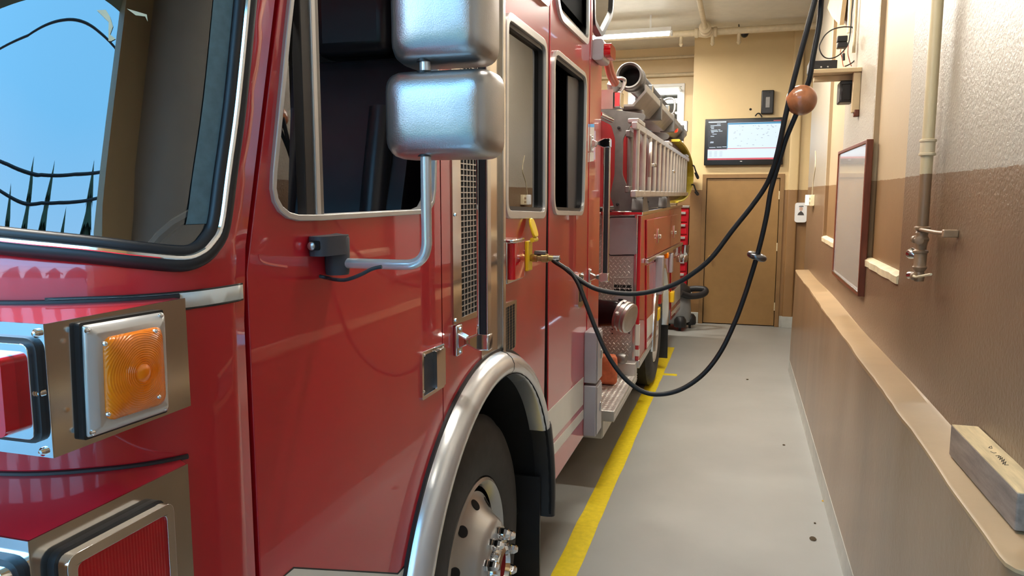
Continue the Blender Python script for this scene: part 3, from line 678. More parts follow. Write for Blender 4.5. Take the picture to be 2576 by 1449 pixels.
x1f, zt2 = Bk(60, 1408, .637); fl2 = rrect(x1f - .15, x1f, zt2 - .15, zt2, .024)
fw2 = P('headlamp', MB().prism([fl2], 1, .630, .639), 'rubber', by); P('lamp_bezel', MB().prism([inset(fl2, .005), inset(fl2, .016)], 1, .615, .634), 'chrome', fw2, bev=.006, seg=3); P('red_lens', MB().prism([inset(fl2, .014)], 1, .622, .634), 'red_lens', fw2)
P('front_bumper', MB().box(-3.3, -.72, .30, .72, .45, .80), 'chrome', bev=.03)
P('grille', MB().prism([rrect(-2.6, -1.4, .9, 1.45, .03)], 1, .70, .74), 'stainless')

# ---- cab side behind the door
d2 = S(1379, 700)[0]; d3 = S(1506, 700)[0]
w2 = rpoly([S(*p) for p in [(1264, 24), (1371, 107), (1368, 548), (1265, 550)]], [.06, .08, .06, .06], 6)
w2 = rpoly([S(*p) for p in [(1265, 22), (1370, 104), (1368, 550), (1264, 550)]], .07, 6)
w4 = rpoly([S(*p) for p in [(1290, -90), (1377, -80), (1376, 22), (1285, -60)]], .05)
a_2 = math.acos(min(1, (d2 - AC[0]) / AR)) if d2 - AC[0] < AR else 0.0
mid_o = [(dr + .006, 2.92), (dr + .006, AC[1] + AR * math.sin(a_d))] + arc(AR, a_d - .01, a_2, 26) + [(d2, 2.92)]
mid = P('cab_side_panel', MB().prism([mid_o, inset(w2, .004)], 0, XC - .03, XC), 'red', bev=.003)
def framed_window(o, name, par, glassm, w=.028, X=XC, proud=.014):
    t = P(name, MB().prism([o, inset(o, w)], 0, X - .03, X + proud), 'trim_alu', par, bev=.006, seg=3)
    P('window_seal', MB().prism([inset(o, w - .004), inset(o, w + .016)], 0, X - .025, X + proud * .2), 'rubber', t)
    if glassm: P('window_pane', MB().prism([inset(o, w + .006)], 0, X - .020, X - .014), glassm, t)
    return t
framed_window(w2, 'side_window', mid, 'mirror_tint_glass')
P('door_gap', MB().box(XC - .03, XC - .003, d2 - .002, d2 + .010, .62, 2.92), 'black_pin', mid)
P('door_gap', MB().box(XC - .03, XC - .003, dr - .002, dr + .008, 1.12, 2.92), 'black_pin', mid)
# rear cab door
w3 = rpoly([S(*p) for p in [(1387, 118), (1472, 188), (1464, 542), (1386, 541)]], .09, 6)
w5 = rpoly([S(*p) for p in [(1389, -60), (1478, -60), (1477, 118), (1402, 48)]], [.05, .05, .08, .08])
yr_b = d3
rd_o = [(d2 + .008, 2.92), (d2 + .008, .60), (d2 + .06, .49), (d3, .49), (d3, 2.92)]
ap = AC[1] + math.sqrt(max(AR ** 2 - (d2 + .008 - AC[0]) ** 2, 0)) if d2 + .008 - AC[0] < AR else .6
rd_o = [(d2 + .008, 2.92), (d2 + .008, max(ap, .6)), (AC[0] + math.sqrt(AR ** 2 - .08 ** 2) + .003, .60), (AC[0] + AR + .003, .49), (d3, .49), (d3, S(1490, 98)[1]), (S(1491, 60)[0], S(1490, 98)[1]), (S(1491, 60)[0], 2.92)]
rdoor = P('rear_cab_door', MB().prism([rd_o, inset(w3, .004), inset(w5, .004)], 0, XC - .03, XC + .001), 'red', bev=.003)
framed_window(w3, 'door_window', rdoor, None, w=.020)
P('sliding_pane', MB().prism([[S(*p) for p in [(1440, 190), (1470, 200), (1462, 535), (1440, 535)]]], 0, XC - .028, XC - .022), 'grey_plastic', rdoor)
framed_window(w5, 'upper_window', rdoor, 'side_glass', w=.03)
P('upper_side_window', MB().prism([w4, inset(w4, .028)], 0, XC - .02, XC + .014), 'satin_chrome', mid, bev=.005); P('window_pane', MB().prism([inset(w4, .02)], 0, XC + .001, XC + .006), 'mirror_tint_glass', mid)
for p0, nm in ((1478, 'door_edge'),):
    y = S(p0, 600)[0]; P(nm, MB().box(XC, XC + .004, y, y + .012, .49, 2.9), 'red', rdoor, bev=.0015)
P('grey_cloth', MB().box(-1.1, -.9, S(1392, 200)[0] + .3, S(1420, 200)[0] + .4, 2.2, 2.45), 'cloth_grey', bev=.04)
# stripes on the rear door
P('wide_stripe', MB().prism([[S(*p) for p in [(1369, 1044), (1467, 948), (1466, 1017), (1379, 1118)]]], 0, XC, XC + .0025), 'white_decal', rdoor)
P('thin_stripe', MB().prism([[S(*p) for p in [(1380, 1130), (1467, 1030), (1467, 1052), (1382, 1158)]]], 0, XC, XC + .0025), 'white_decal', rdoor)
# stainless panels, grille, rail
yA, yB, yC_ = S(1137, 700)[0], S(1208, 700)[0], S(1262, 700)[0]
zA = S(1137, 818)[1]; zB = S(1205, 795)[1]; zD = S(1230, 925)[1]
g0, g1 = S(1158, 700)[0], S(1205, 700)[0]; gz0 = S(1180, 790)[1]; gz1 = 2.5
pa = P('grille_panel', MB().prism([[(yA, zA), (yB, zB), (yB, 2.9), (yA, 2.9)], [(g0, gz0), (g1, gz0), (g1, gz1), (g0, gz1)]], 0, XC, XC + .004), 'stainless', mid)
gb = MB(); nc = 6
for i in range(nc + 1):
    y = g0 + (g1 - g0) * i / nc; gb.box(XC - .002, XC + .003, y - .0028, y + .0028, gz0, gz1)
nr = int((gz1 - gz0) / .0165)
for i in range(nr + 1):
    z = gz0 + (gz1 - gz0) * i / nr; gb.box(XC - .002, XC + .0035, g0, g1, z - .0015, z + .0015)
P('air_grille', gb, 'rim_alu', pa)
P('grille_backing', MB().box(XC + .0005, XC + .001, g0, g1, gz0, gz1), 'black_matte', pa)
P('kick_panel', MB().box(XC, XC + .004, yB, yC_, zD, 2.9), 'stainless', mid)
P('panel_edge', MB().box(XC, XC + .016, yC_ - .03, yC_, zD + .02, 2.9), 'satin_chrome', mid, bev=.003)
for p in [(1142, 805), (1141, 540), (1210, 915)]:
    y, z = S(*p); P('screw', MB().lathe([(.006, 0), (.005, .004), (0, .006)], (XC + .004, y, z), (1, 0, 0), 10), 'chrome', pa)
def rail(mpx, rpx, zlo, zhi, name, bz):
    ym = S(*mpx)[0]; xr = Bk(rpx, mpx[1], ym)[0]
    r_ = P(name, MB().box(xr - .008, xr + .014, ym - .016, ym + .012, zlo, zhi), 'rubber', bev=.004)
    P('rail_edge', MB().box(xr - .015, xr - .0075, ym - .018, ym + .014, zlo, zhi), 'chrome', r_, bev=.002); P('rail_back', MB().box(xr + .0135, xr + .019, ym - .018, ym + .014, zlo, zhi), 'satin_chrome', r_, bev=.002)
    for z in bz:
        bk = P('rail_bracket', MB().box(XC, XC + .012, ym - .022, ym + .022, z - .045, z + .045), 'chrome', r_, bev=.004)
        pr_ = [(XC + .01, z + .024), (XC + (xr - XC) * .45, z + .010), (xr - .018, z + .024), (xr + .022, z + .024), (xr + .022, z - .024), (xr - .018, z - .024), (XC + (xr - XC) * .45, z - .010), (XC + .01, z - .024)]
        P('bracket_arm', MB().prism([pr_], 1, ym - .019, ym + .019), 'chrome', bk, bev=.005, seg=3)
        for q in (-.034, .034): P('screw', MB().lathe([(.006, 0), (.005, .004), (0, .005)], (XC + .012, ym, z + q), (1, 0, 0), 10), 'chrome', bk)
zr = S(1148, 855)[1]
rail((1148, 855), 1217, zr + .012, 2.62, 'grab_rail', (zr, 2.6))
zr1 = S(1486, 362)[1]; zr0 = S(1476, 698)[1]
rail((1482, 540), 1524, zr0, zr1, 'rear_grab_rail', (zr0, zr1))
# small vent
vp = rpoly([S(*p) for p in [(1259, 766), (1296, 753), (1294, 868), (1277, 899), (1260, 893)]], .008)
vn = P('small_vent', MB().prism([vp], 0, XC, XC + .006), 'stainless', mid, bev=.002)
sl = MB(); v0 = S(1260, 800)[0] + .035; v1 = S(1294, 800)[0] - .03; vz0 = S(1275, 880)[1]; vz1 = S(1280, 772)[1]
for i in range(16):
    for j in range(4):
        z = vz0 + (vz1 - vz0) * i / 15; y = v0 + (v1 - v0) * j / 3; sl.box(XC + .006, XC + .0066, y - .012, y + .012, z - .0045, z + .0045)
P('vent_slots', sl, 'black_matte', vn)
# side marker lamp
my0, mz1 = S(1272, 612); my1, mz0 = S(1308, 690)
mkp = P('marker_lamp', MB().box(XC, XC + .012, my0 - .02, my1, mz0 - .015, mz1 + .012), 'satin_chrome', bev=.004)
P('lamp_hood', MB().box(XC, XC + .036, my0 - .02, my0 + .12, mz1 + .002, mz1 + .014), 'chrome', mkp, bev=.004)
P('red_lens', MB().prism([rpoly([(XC + .01, my0 - .01), (XC + .034, my0 - .005), (XC + .034, my1 - .05), (XC + .01, my1)], .012)], 2, mz0, mz1), 'red_lens', mkp, bev=.005, seg=3)
# yellow air inlet with its lifted flap
iy, iz = S(1326, 648); iz0 = S(1322, 682)[1]; iz1 = S(1322, 606)[1]; iz2 = S(1322, 556)[1]
inl = P('air_inlet', MB().box(XC, XC + .014, iy - .035, iy + .03, iz0, iz1), 'yellow_plastic', bev=.004)
fc = MB(); ca = .35
for k in range(2):
    pass
fl_ = rpoly([(-.033, 0), (.033, 0), (.034, .05), (.02, .075), (-.02, .075), (-.034, .05)], .02)
fc.loft([[(XC + .030 + v * math.sin(-.28) + o * math.cos(.28), iy + u, iz1 + .012 + v * math.cos(.28) + o * .28) for u, v in fl_] for o in (0, .010)])
P('inlet_flap', fc, 'yellow_plastic', inl, bev=.003)
P('flap_hinge', MB().cyl((XC + .028, iy - .03, iz1 + .004), (XC + .028, iy + .03, iz1 + .004), .009, n=14), 'yellow_plastic', inl)

# ---- front fender and wheel
def fender(prof, ac, a0, a1, n=40):
    rings = []
    for i in range(n + 1):
        a = a0 + (a1 - a0) * i / n; rings.append([(x, ac[0] + r * math.cos(a), ac[1] + r * math.sin(a)) for r, x in prof])
    return MB().loft(rings)
fp = [(.762, XC - .001), (.762, XC + .012), (.756, XC + .032), (.742, XC + .050), (.722, XC + .060), (.702, XC + .060), (.690, XC + .052), (.684, XC + .035), (.684, XC - .02), (.70, XC - .03)]
sa = math.radians(82)
f1 = P('wheel_fender', fender(fp, AC, math.radians(192), sa + .006), 'fender_alu', ang=50)
P('fender_rear', fender([(r - .003, x - .004) for r, x in fp], AC, sa, math.radians(28)), 'fender_alu', f1, ang=50)
P('fender_joint', fender([(r + .0006, x + .0006) for r, x in fp], AC, sa + .010, sa + .004, 1), 'black_matte', f1)
P('fender_rubber', fender([(.770, XC - .001), (.770, XC + .008), (.760, XC + .010), (.755, XC - .001)], AC, math.radians(196), math.radians(-6)), 'rubber', f1)
P('fender_tail', fender(fp, AC, math.radians(28), math.radians(-7)), 'rubber', f1, ang=50)
wl2 = MB(); wl2.loft([[(x, AC[0] + r * math.cos(a), AC[1] + r * math.sin(a)) for r, x in ((.686, XC + .05), (.686, -1.35), (.70, -1.35), (.70, XC - .03))] for a in [math.radians(200 - 206 * i / 40) for i in range(41)]])
wl2.box(-1.36, -1.34, 1.6, 3.1, .2, 1.24)
P('wheel_well', wl2, 'black_matte', f1)
P('mud_flap', MB().box(-1.2, XC + .008, 2.98, 2.995, .12, .62), 'rubber', f1)
y, z = S(1325, 1243, XC - .1); P('flap_bolt', MB().lathe([(.02, 0), (.018, .012), (0, .014)], (XC - .1, 2.978, z), (0, -1, 0), 6), 'black_plastic', f1)

def wheel(xf, yc, R, rr, convex, name):
    zc = R; rim = MB()
    c = 1 if convex else -1
    prof = [(rr + .012, -.03), (rr + .014, .0), (rr + .004, .006), (rr - .008, -.004), (rr - .02, -.03)]
    if convex: prof += [(rr - .038, -.030), (rr - .098, .016), (rr - .118, .046), (rr - .135, .062), (.085, .066), (.082, .055), (0, .055)]
    else: prof += [(rr - .05, -.06), (rr - .09, -.10), (rr - .13, -.115), (.08, -.115), (.08, -.03), (0, -.03)]
    rim.lathe([(r, h) for r, h in prof], (xf, yc, zc), (1, 0, 0), 64)
    wh = P(name, rim, 'rim_alu', ang=40)
    t = [(rr + .002, -.28), (rr + .012, -.03), (rr + .02, -.002), (rr + .055, .010), (R * .80, .014), (R * .90, .006), (R * .955, -.010), (R * .975, -.024), (R, -.035), (R, -.25), (R * .97, -.265), (R * .9, -.28)]
    P('tire', MB().lathe(t, (xf, yc, zc), (1, 0, 0), 72), 'tire', wh, ang=30)
    for k in range(10):
        a = 2 * PI * (k + .5) / 10; q = rr - .068
        cyl_ = MB().lathe([(.0, -.004), (.0205, -.003), (.0205, .0015), (0, .0015)], (xf + (-.0062 if convex else -.085), yc + q * math.cos(a), zc + q * math.sin(a)), (.76, .65 * math.cos(a), .65 * math.sin(a)), 16)
        P('hand_hole', cyl_, 'black_matte', wh)
    if convex:
        nut = MB().lathe([(.021, 0), (.021, .012), (.0185, .014), (.0185, .03), (.016, .042), (.010, .05), (0, .051)], (0, 0, 0), (1, 0, 0), 6)
        first = None
        for k in range(10):
            a = 2 * PI * k / 10 + .12; M = Matrix.Translation((xf + .062, yc + .118 * math.cos(a), zc + .118 * math.sin(a)))
            if first is None:
                first = obj('lug_nut', nut, 'chrome', ang=20); first.parent = wh; first.matrix_basis = M
            else: inst(first, M, wh)
        P('hub_cap', MB().lathe([(.082, 0), (.08, .03), (.074, .042), (.06, .048), (.055, .03), (0, .026)], (xf + .055, yc, zc), (1, 0, 0), 40), 'chrome', wh)
        P('hub_window', MB().lathe([(.055, 0), (.05, .006), (0, .008)], (xf + .082, yc, zc), (1, 0, 0), 30), 'red_dull', wh)
    return wh
wheel(-.84, 2.375, .52, .285, True, 'front_wheel')
wheel(-.735, 7.2, .52, .285, False, 'rear_wheel')
fx = MB(); fx.box(-2.6, -1.45, 1.4, 9.4, .62, .85); P('chassis', fx, 'black_matte')

# ---- grey step boxes at the rear edge of the cab
gy0 = S(1468, 960)[0]
for (p0, p1) in ((836, 965), (971, 1099)):
    z1_ = Bk(1485, p0, gy0)[1]; z0_ = Bk(1485, p1, gy0)[1]; xo = Bk(1500, 960, gy0)[0]
    g_ = P('step_box', MB().box(XC, xo, gy0, gy0 + .16, z0_, z1_), 'grey_box', bev=.006, seg=3)
    P('box_door', MB().box(xo, xo + .005, gy0 + .012, gy0 + .15, z0_ + .01, z1_ - .01), 'grey_box', g_, bev=.002)
    P('box_latch', MB().box(xo + .003, xo + .012, gy0 + .09, gy0 + .13, (z0_ + z1_) / 2 - .02, (z0_ + z1_) / 2 + .03), 'satin_chrome', g_, bev=.003)
# lamp at the top rear edge of the cab
ly, lz1_ = S(1490, 98); lz0_ = S(1490, 152)[1]; lxo = Bk(1518, 120, ly)[0]
wlp = P('rear_side_lamp', MB().prism([rpoly([(XC, lz0_ - .0), (lxo, lz0_ - .0), (lxo + .0, lz1_), (XC, lz1_)], .02)], 1, ly, ly + .20), 'grey_box', bev=.01, seg=3)
P('red_lens', MB().prism([rpoly([(ly + .01, lz0_ + .02), (ly + .19, lz0_ + .02), (ly + .19, lz1_ - .02), (ly + .01, lz1_ - .02)], .03)], 0, lxo, lxo + .035), 'red_lens', wlp, bev=.015, seg=3)
# clear corner window
cw = rpoly([S(*p) for p in [(1492, -80), (1546, -80), (1540, 40), (1513, 96), (1494, 60)]], .05)
P('corner_window', MB().prism([cw, inset(cw, .03)], 0, XC - .03, XC + .006), 'rubber', bev=.004); P('corner_pane', MB().prism([inset(cw, .025)], 0, XC - .014, XC - .008), 'clear_glass')
# sticker and rear door handle
P('sticker', MB().prism([[S(*p) for p in [(1479, 312), (1494, 312), (1493, 405), (1478, 408)]]], 0, XC + .001, XC + .0022), 'white_plastic', rdoor)
P('sticker_header', MB().prism([[S(*p) for p in [(1479, 312), (1494, 312), (1494, 320), (1479, 320)]]], 0, XC + .002, XC + .0027), 'scr_blue', rdoor)  # header glows by itself, screen emission used for the blue print
P('sticker_rule', MB().prism([[S(*p) for p in [(1478, 381), (1493, 380), (1493, 383), (1478, 384)]]], 0, XC + .002, XC + .0027), 'red', rdoor)
hy0, hz1 = S(1450, 690); hy1, hz0 = S(1462, 768)
rh = P('rear_door_handle', MB().prism([rrect(hy0, hy1, hz0, hz1, .02)], 0, XC, XC + .012), 'chrome', rdoor, bev=.004); P('handle_recess', MB().prism([rrect(hy0 + .03, hy1 - .03, hz0 + .03, hz1 - .02, .015)], 0, XC + .011, XC + .014), 'black_plastic', rh)

# ---- pump area between cab and body
P('pump_house', MB().box(-3.0, -1.02, 4.4, 5.7, .5, 2.45), 'red_dull', bev=.01)
stp = P('pump_step', MB().box(-1.3, U(1545, 1035, 2, .47).x, U(1545, 1035, 2, .47).y, YB, .40, .47), 'plate_alu', bev=.004)
sx1 = U(1545, 1035, 2, .47).x; sy0 = U(1545, 1035, 2, .47).y
P('step_skirt', MB().box(sx1 - .10, sx1 - .085, sy0 + .1, YB + .4, .26, .42), 'plate_alu', stp, bev=.003)
P('step_foot', MB().box(sx1 - .5, sx1 - .09, sy0 + .08, sy0 + .1, .26, .41), 'plate_alu', stp)
P('step_back', MB().box(-1.3, sx1, YB - .12, YB, .47, .56), 'plate_alu', stp, bev=.004)
def treads(fn, u0, u1, v0, v1, pitch, skip=lambda u, v: False):
    b = MB(); i = 0; v = v0 + pitch / 2
    while v < v1:
        u = u0 + pitch * (.5 if i % 2 else 1.0); j = 0
        while u < u1:
            if not skip(u, v):
                a = math.radians(45 if (i + j) % 2 else 135) if False else math.radians(45 if i % 2 else 135)
                c_, s_ = math.cos(a), math.sin(a); L_, W_ = pitch * .42, pitch * .13
                q = [(u + c_ * L_, v + s_ * L_), (u - s_ * W_, v + c_ * W_), (u - c_ * L_, v - s_ * L_), (u + s_ * W_, v - c_ * W_)]
                b.add([fn(x_, y_, 0) for x_, y_ in q] + [fn(u, v, .004)], [(0, 1, 4), (1, 2, 4), (2, 3, 4), (3, 0, 4)])
            u += pitch; j += 1
        v += pitch * .62; i += 1
    return b
tr_ = P('tread_pattern', treads(lambda u, v, h: (u, v, .47 + h), -1.2, sx1 - .01, sy0 + .01, YB - .13, .034), 'tread_alu', stp, flat=True); tr_['kind'] = 'stuff'
tr_ = P('edge_treads', treads(lambda u, v, h: (sx1 + h, u, v), sy0 + .01, YB, .405, .468, .03), 'tread_alu', stp, flat=True); tr_['kind'] = 'stuff'

# ---- rear body
X2 = XB; YR = 9.67; ZT = 1.665; RC = (7.2, .52); RR = .62
ra = [(RC[0] + RR * math.cos(a), RC[1] + RR * math.sin(a)) for a in [math.radians(176 - 172 * i / 26) for i in range(27)]]
side = [(YB, .56), (YB, ZT), (YR, ZT), (YR, .52)] + list(reversed(ra))
bod = P('body_side', MB().prism([side], 0, X2 - .02, X2), 'red', bev=.003)
P('body_core', MB().box(-3.3, X2 - .02, YB + .02, YR, 1.16, ZT - .004), 'red_dull'); P('body_core_low', MB().box(-3.3, -1.3, YB + .02, YR, .5, 1.2), 'black_matte'); P('body_rear', MB().box(-3.3, X2, YR - .02, YR, .52, ZT), 'red', bev=.004)
zrt = 1.64
P('body_top_rail', MB().box(X2 - .30, X2 + .014, YB - .01, YR + .01, ZT - .012, ZT + .02), 'chrome', bev=.006, seg=3)
P('body_deck', MB().box(-3.3, X2 - .28, YB, YR, ZT - .01, ZT + .005), 'plate_alu')
pnl = P('pump_panel', MB().box(-3.3, X2 - .022, YB - .004, YB + .02, .55, ZT - .01), 'plate_alu', bev=.002)
lidq = rpoly(yq([(1533, 641), (1602, 640), (1602, 547), (1533, 548)], YB), .02)
def in_any(u, v): return inside(lidq, (u, v))
tr_ = P('tread_pattern', treads(lambda u, v, h: (u, YB - .004 - h, v), -1.12, X2 - .05, .58, ZT - .03, .034, in_any), 'tread_alu', pnl, flat=True); tr_['kind'] = 'stuff'
P('lid_seal', MB().prism([inset(lidq, -.008)], 1, YB - .010, YB), 'rubber', pnl); P('panel_lid', MB().prism([lidq], 1, YB - .018, YB - .004), 'grey_box', pnl, bev=.004, seg=3)
vq = rpoly(yq([(1541, 737), (1593, 737), (1593, 697), (1541, 698)], YB), .012)
pv = P('panel_vent', MB().prism([vq, inset(vq, .008)], 1, YB - .012, YB), 'plate_alu', pnl, bev=.003)
vx0, vz1_ = vq[0][0], 0
(x0v, z0v), (x1v, z1v) = Bk(1544, 734, YB), Bk(1590, 716, YB)
for i in range(2):
    for j in range(3):
        cxv = x0v + (x1v - x0v) * (j + .5) / 3; czv = z0v + (z1v - z0v) * (i + .5) / 2; P('vent_slot', MB().prism([rrect(cxv - .021, cxv + .021, czv - .011, czv + .011, .006)], 1, YB - .0056, YB - .003), 'black_matte', pv)
lq2 = rpoly(yq([(1546, 782), (1591, 782), (1591, 745), (1546, 746)], YB), .012)
lt2 = P('panel_latch', MB().prism([lq2], 1, YB - .016, YB), 'grey_box', pnl, bev=.004); xk, zk = Bk(1562, 754, YB); P('latch_slot', MB().prism([rrect(xk - .018, xk + .018, zk - .009, zk + .009, .005)], 1, YB - .0175, YB - .015), 'black_matte', lt2)
dq = yq([(1537, 842), (1587, 841), (1587, 822), (1537, 824)], YB)
dp = P('data_plate', MB().prism([dq], 1, YB - .012, YB), 'alu', pnl, bev=.002)
for p in [(1541, 828), (1541, 838), (1583, 826), (1583, 837)]:
    x, z = Bk(p[0], p[1], YB); P('plate_screw', MB().lathe([(.006, 0), (.004, .003), (0, .004)], (x, YB - .012, z), (0, -1, 0), 8), 'black_matte', dp)
P('corner_trim', MB().box(X2 - .045, X2 - .022, YB - .016, YB + .004, .56, ZT), 'satin_chrome', pnl, bev=.003); P('corner_edge', MB().box(X2 - .022, X2 + .004, YB - .008, YB + .03, .56, ZT), 'red', bod, bev=.006)
zs0, zs1 = S(1617, 852, XB)[1], S(1617, 803, XB)[1]
P('corner_stripe', MB().box(X2 - .021, X2 + .006, YB - .010, YB + .031, zs0, zs1), 'white_decal', bod); zs0, zs1 = S(1617, 877, XB)[1], S(1617, 862, XB)[1]; P('corner_stripe', MB().box(X2 - .021, X2 + .006, YB - .010, YB + .031, zs0, zs1), 'white_decal', bod)
# intake elbow with cap
e0 = Vector((-1.05, 5.25, Bk(1510, 783, 5.25)[1])); e1 = Vector((Bk(1545, 785, 5.15)[0], 5.15, e0.z - .005)); ax = Vector((.92, -.32, -.22)).normalized(); c0 = Vector((*Bk(1558, 792, 5.12)[:1], 5.12, Bk(1558, 792, 5.12)[1])) 
ib = P('suction_intake', MB().tube([e0, e0.lerp(e1, .6), c0 - ax * .03, c0 + ax * .01], [.095, .095, .09, .088], 28, sub=4), 'black_gloss')
P('intake_flange', MB().lathe([(.115, 0), (.118, .02), (.1, .03)], (-1.02, 5.24, e0.z), (1, 0, 0), 28), 'black_gloss', ib)
P('intake_cap', MB().lathe([(.085, 0), (.108, .004), (.108, .022), (.100, .025), (.100, .034), (.108, .037), (.108, .058), (.098, .061), (.098, .068), (.104, .070), (.104, .085), (.09, .092), (0, .094)], c0, ax, 40), 'alu', ib, ang=25)
u_ = ax.orthogonal().normalized(); v_ = ax.cross(u_)
for k in range(6):
    a = 2 * PI * k / 6; q = c0 + ax * .03 + (u_ * math.cos(a) + v_ * math.sin(a)) * .108; P('cap_lug', MB().obox(q, ax * .012, u_ * .010, v_ * .010), 'alu', ib, bev=.003)
# compartment trims on the body side
def on_body(px4, name, mt, d0=0.0, d1=.004, par=None, bev=0.0, r=0.0):
    q = [S(p[0], p[1], X2) for p in px4]
    if r: q = rpoly(q, r)
    return P(name, MB().prism([q], 0, X2 + d0, X2 + d1), mt, par or bod, bev=bev)
ud = on_body([(1624, 650), (1706, 609), (1706, 538), (1624, 553)], 'upper_locker_door', 'red', 0, .012, bev=.005)
for p in ((1652, 575, 610), (1693, 567, 597)):
    y, z1_ = S(p[0], p[1], X2); z0_ = S(p[0], p[2], X2)[1]; h_ = P('locker_handle', MB().box(X2 + .011, X2 + .02, y - .05, y + .05, z0_, z1_), 'chrome', ud, bev=.006); P('handle_grip', MB().box(X2 + .018, X2 + .045, y - .03, y + .03, z0_ + .04, z0_ + .075), 'chrome', h_, bev=.008)
on_body([(1622, 662), (1712, 616), (1712, 609), (1622, 652)], 'drip_rail', 'satin_chrome', 0, .03, bev=.004)
ld = on_body([(1624, 884), (1652, 845), (1652, 655), (1624, 668)], 'lower_locker_door', 'red', 0, .010, bev=.004)
on_body([(1624, 852), (1652, 818), (1652, 775), (1624, 803)], 'wide_stripe', 'white_decal', .0102, .0115, ld); on_body([(1624, 876), (1652, 840), (1652, 828), (1624, 862)], 'thin_stripe', 'white_decal', .0102, .0115, ld)
rdp = on_body([(1686, 805), (1709, 778), (1709, 640), (1686, 655)], 'rear_locker_door', 'red', 0, .010, bev=.004)
on_body([(1687, 775), (1709, 750), (1709, 715), (1687, 735)], 'wide_stripe', 'white_decal', .0102, .0115, rdp); on_body([(1687, 795), (1709, 770), (1709, 762), (1687, 785)], 'thin_stripe', 'white_decal', .0102, .0115, rdp)
P('body_sill', MB().box(X2 - .02, X2 + .012, YB, RC[0] - .56, .50, .56), 'satin_chrome', bod, bev=.004)
fpr = [(RR + .05, X2 - .001), (RR + .048, X2 + .018), (RR + .02, X2 + .035), (RR - .02, X2 + .036), (RR - .03, X2 + .02), (RR - .03, X2 - .04)]
P('rear_fender', fender(fpr, RC, math.radians(186), math.radians(-4)), 'satin_chrome', ang=50)
rwl = MB(); rwl.loft([[(x, RC[0] + r * math.cos(a), RC[1] + r * math.sin(a)) for r, x in ((RR - .01, X2 - .01), (RR - .01, -1.35), (RR + .01, -1.35), (RR + .01, X2 - .02))] for a in [math.radians(186 - 190 * i / 30) for i in range(31)]]); P('rear_wheel_well', rwl, 'black_matte')
P('rear_mud_flap', MB().box(-1.3, X2 + .03, 7.84, 7.86, .12, .62), 'rubber')
# lamps on the body side
def blamp(px0, px1, py0, py1, name, mt, out=.06, L_=.14):
    y0, z1_ = S(px0, py0, X2); z0_ = S(px0, py1, X2)[1]; xo = Bk(px1, py0, y0)[0]
    return P(name, MB().box(X2, max(xo, X2 + .03), y0, y0 + L_, z0_, z1_), mt, bev=.008, seg=3)
blamp(1648, 1668, 645, 738, 'side_light_box', 'grey_box'); blamp(1683, 1692, 638, 685, 'side_light_box', 'grey_box')
blamp(1649, 1664, 735, 764, 'red_marker', 'red_lens'); blamp(1671, 1681, 636, 650, 'amber_marker', 'amber')
blamp(1645, 1658, 776, 806, 'yellow_cap', 'yellow_plastic'); blamp(1685, 1695, 735, 760, 'yellow_cap', 'yellow_plastic')
# hose bed and rack
hbd = P('hose_bed', MB().box(-2.95, -1.06, 5.2, 9.55, ZT, 2.5), 'red_dull', bev=.02); P('added_bed_cover', MB().box(-2.97, -1.05, 5.18, 9.57, 2.49, 2.52), 'cloth_grey', hbd, bev=.01)  # unseen grey cover added over the bed against red bounce on the ceiling
P('red_post', MB().box(-1.0, -.92, 4.36, 4.46, 1.5, 2.62), 'red', bev=.01)
for y in (5.45, 7.3):
    rb_ = P('rack_bracket', MB().prism([rpoly([(-.86, 1.69), (-.69, 1.69), (-.68, 1.76), (-.76, 1.82), (-.815, 1.95), (-.815, 2.20), (-.76, 2.30), (-.66, 2.33), (-.66, 2.37), (-.84, 2.40), (-1.06, 2.45), (-1.06, 2.38), (-.90, 2.30), (-.87, 2.2), (-.87, 1.95), (-.90, 1.80)], .02)], 1, y, y + .03), 'bracket_grey', bev=.004)
    for z in (1.74, 2.28): P('bracket_bolt', MB().lathe([(.012, 0), (.01, .008), (0, .01)], (-.845, y, z), (0, -1, 0), 8), 'black_plastic', rb_)
    P('bracket_foot', MB().prism([rpoly([(y - .05, ZT + .02), (y + .35, ZT + .02), (y + .2, 1.79), (y, 1.79)], .03)], 0, -.74, -.66), 'bracket_grey', rb_, bev=.006)
P('rack_rail', MB().box(-.98, -.92, 5.3, 9.6, 1.69, 1.72), 'black_plastic', bev=.01)
# tray for the suction hose
sz0 = 2.645; shx = U(1583, 190, 1, 5.5).x; shz = U(1583, 190, 1, 5.5).z
P('hose_tray', MB().prism([rpoly([(shx - .10, shz - .20), (shx + .02, shz - .20), (shx + .11, shz - .10), (shx + .11, shz - .05), (shx + .095, shz - .05), (shx + .095, shz - .09), (shx + .01, shz - .185), (shx - .10, shz - .185)], .006)], 1, 5.62, 9.9), 'tray_alu', bev=.002)
for y in (6.6, 7.9, 9.2): P('tray_strap', MB().box(shx - .02, shx + .118, y, y + .09, shz - .208, shz - .03), 'bracket_grey', bev=.004)
P('tray_arm', MB().box(-1.06, shx + .06, 5.85, 5.93, shz - .27, shz - .2), 'alu_dark', bev=.01); P('tray_arm', MB().box(-1.06, shx + .06, 8.9, 8.98, shz - .27, shz - .2), 'alu_dark', bev=.01)
x, z = Bk(1688, 321, 8.6); P('rack_light', MB().box(x - .07, x + .07, 8.6, 8.7, z - .05, z + .05), mk('red_glow', (0.8, 0.03, 0.01), 0.3, emit=(1.0, 0.06, 0.02), es=0.6), bev=.02, seg=3)
x, z = Bk(1722, 318, 9.9); P('tray_latch', MB().box(x - .06, x + .04, 9.9, 9.94, z - .07, z + .07), 'alu', bev=.012)
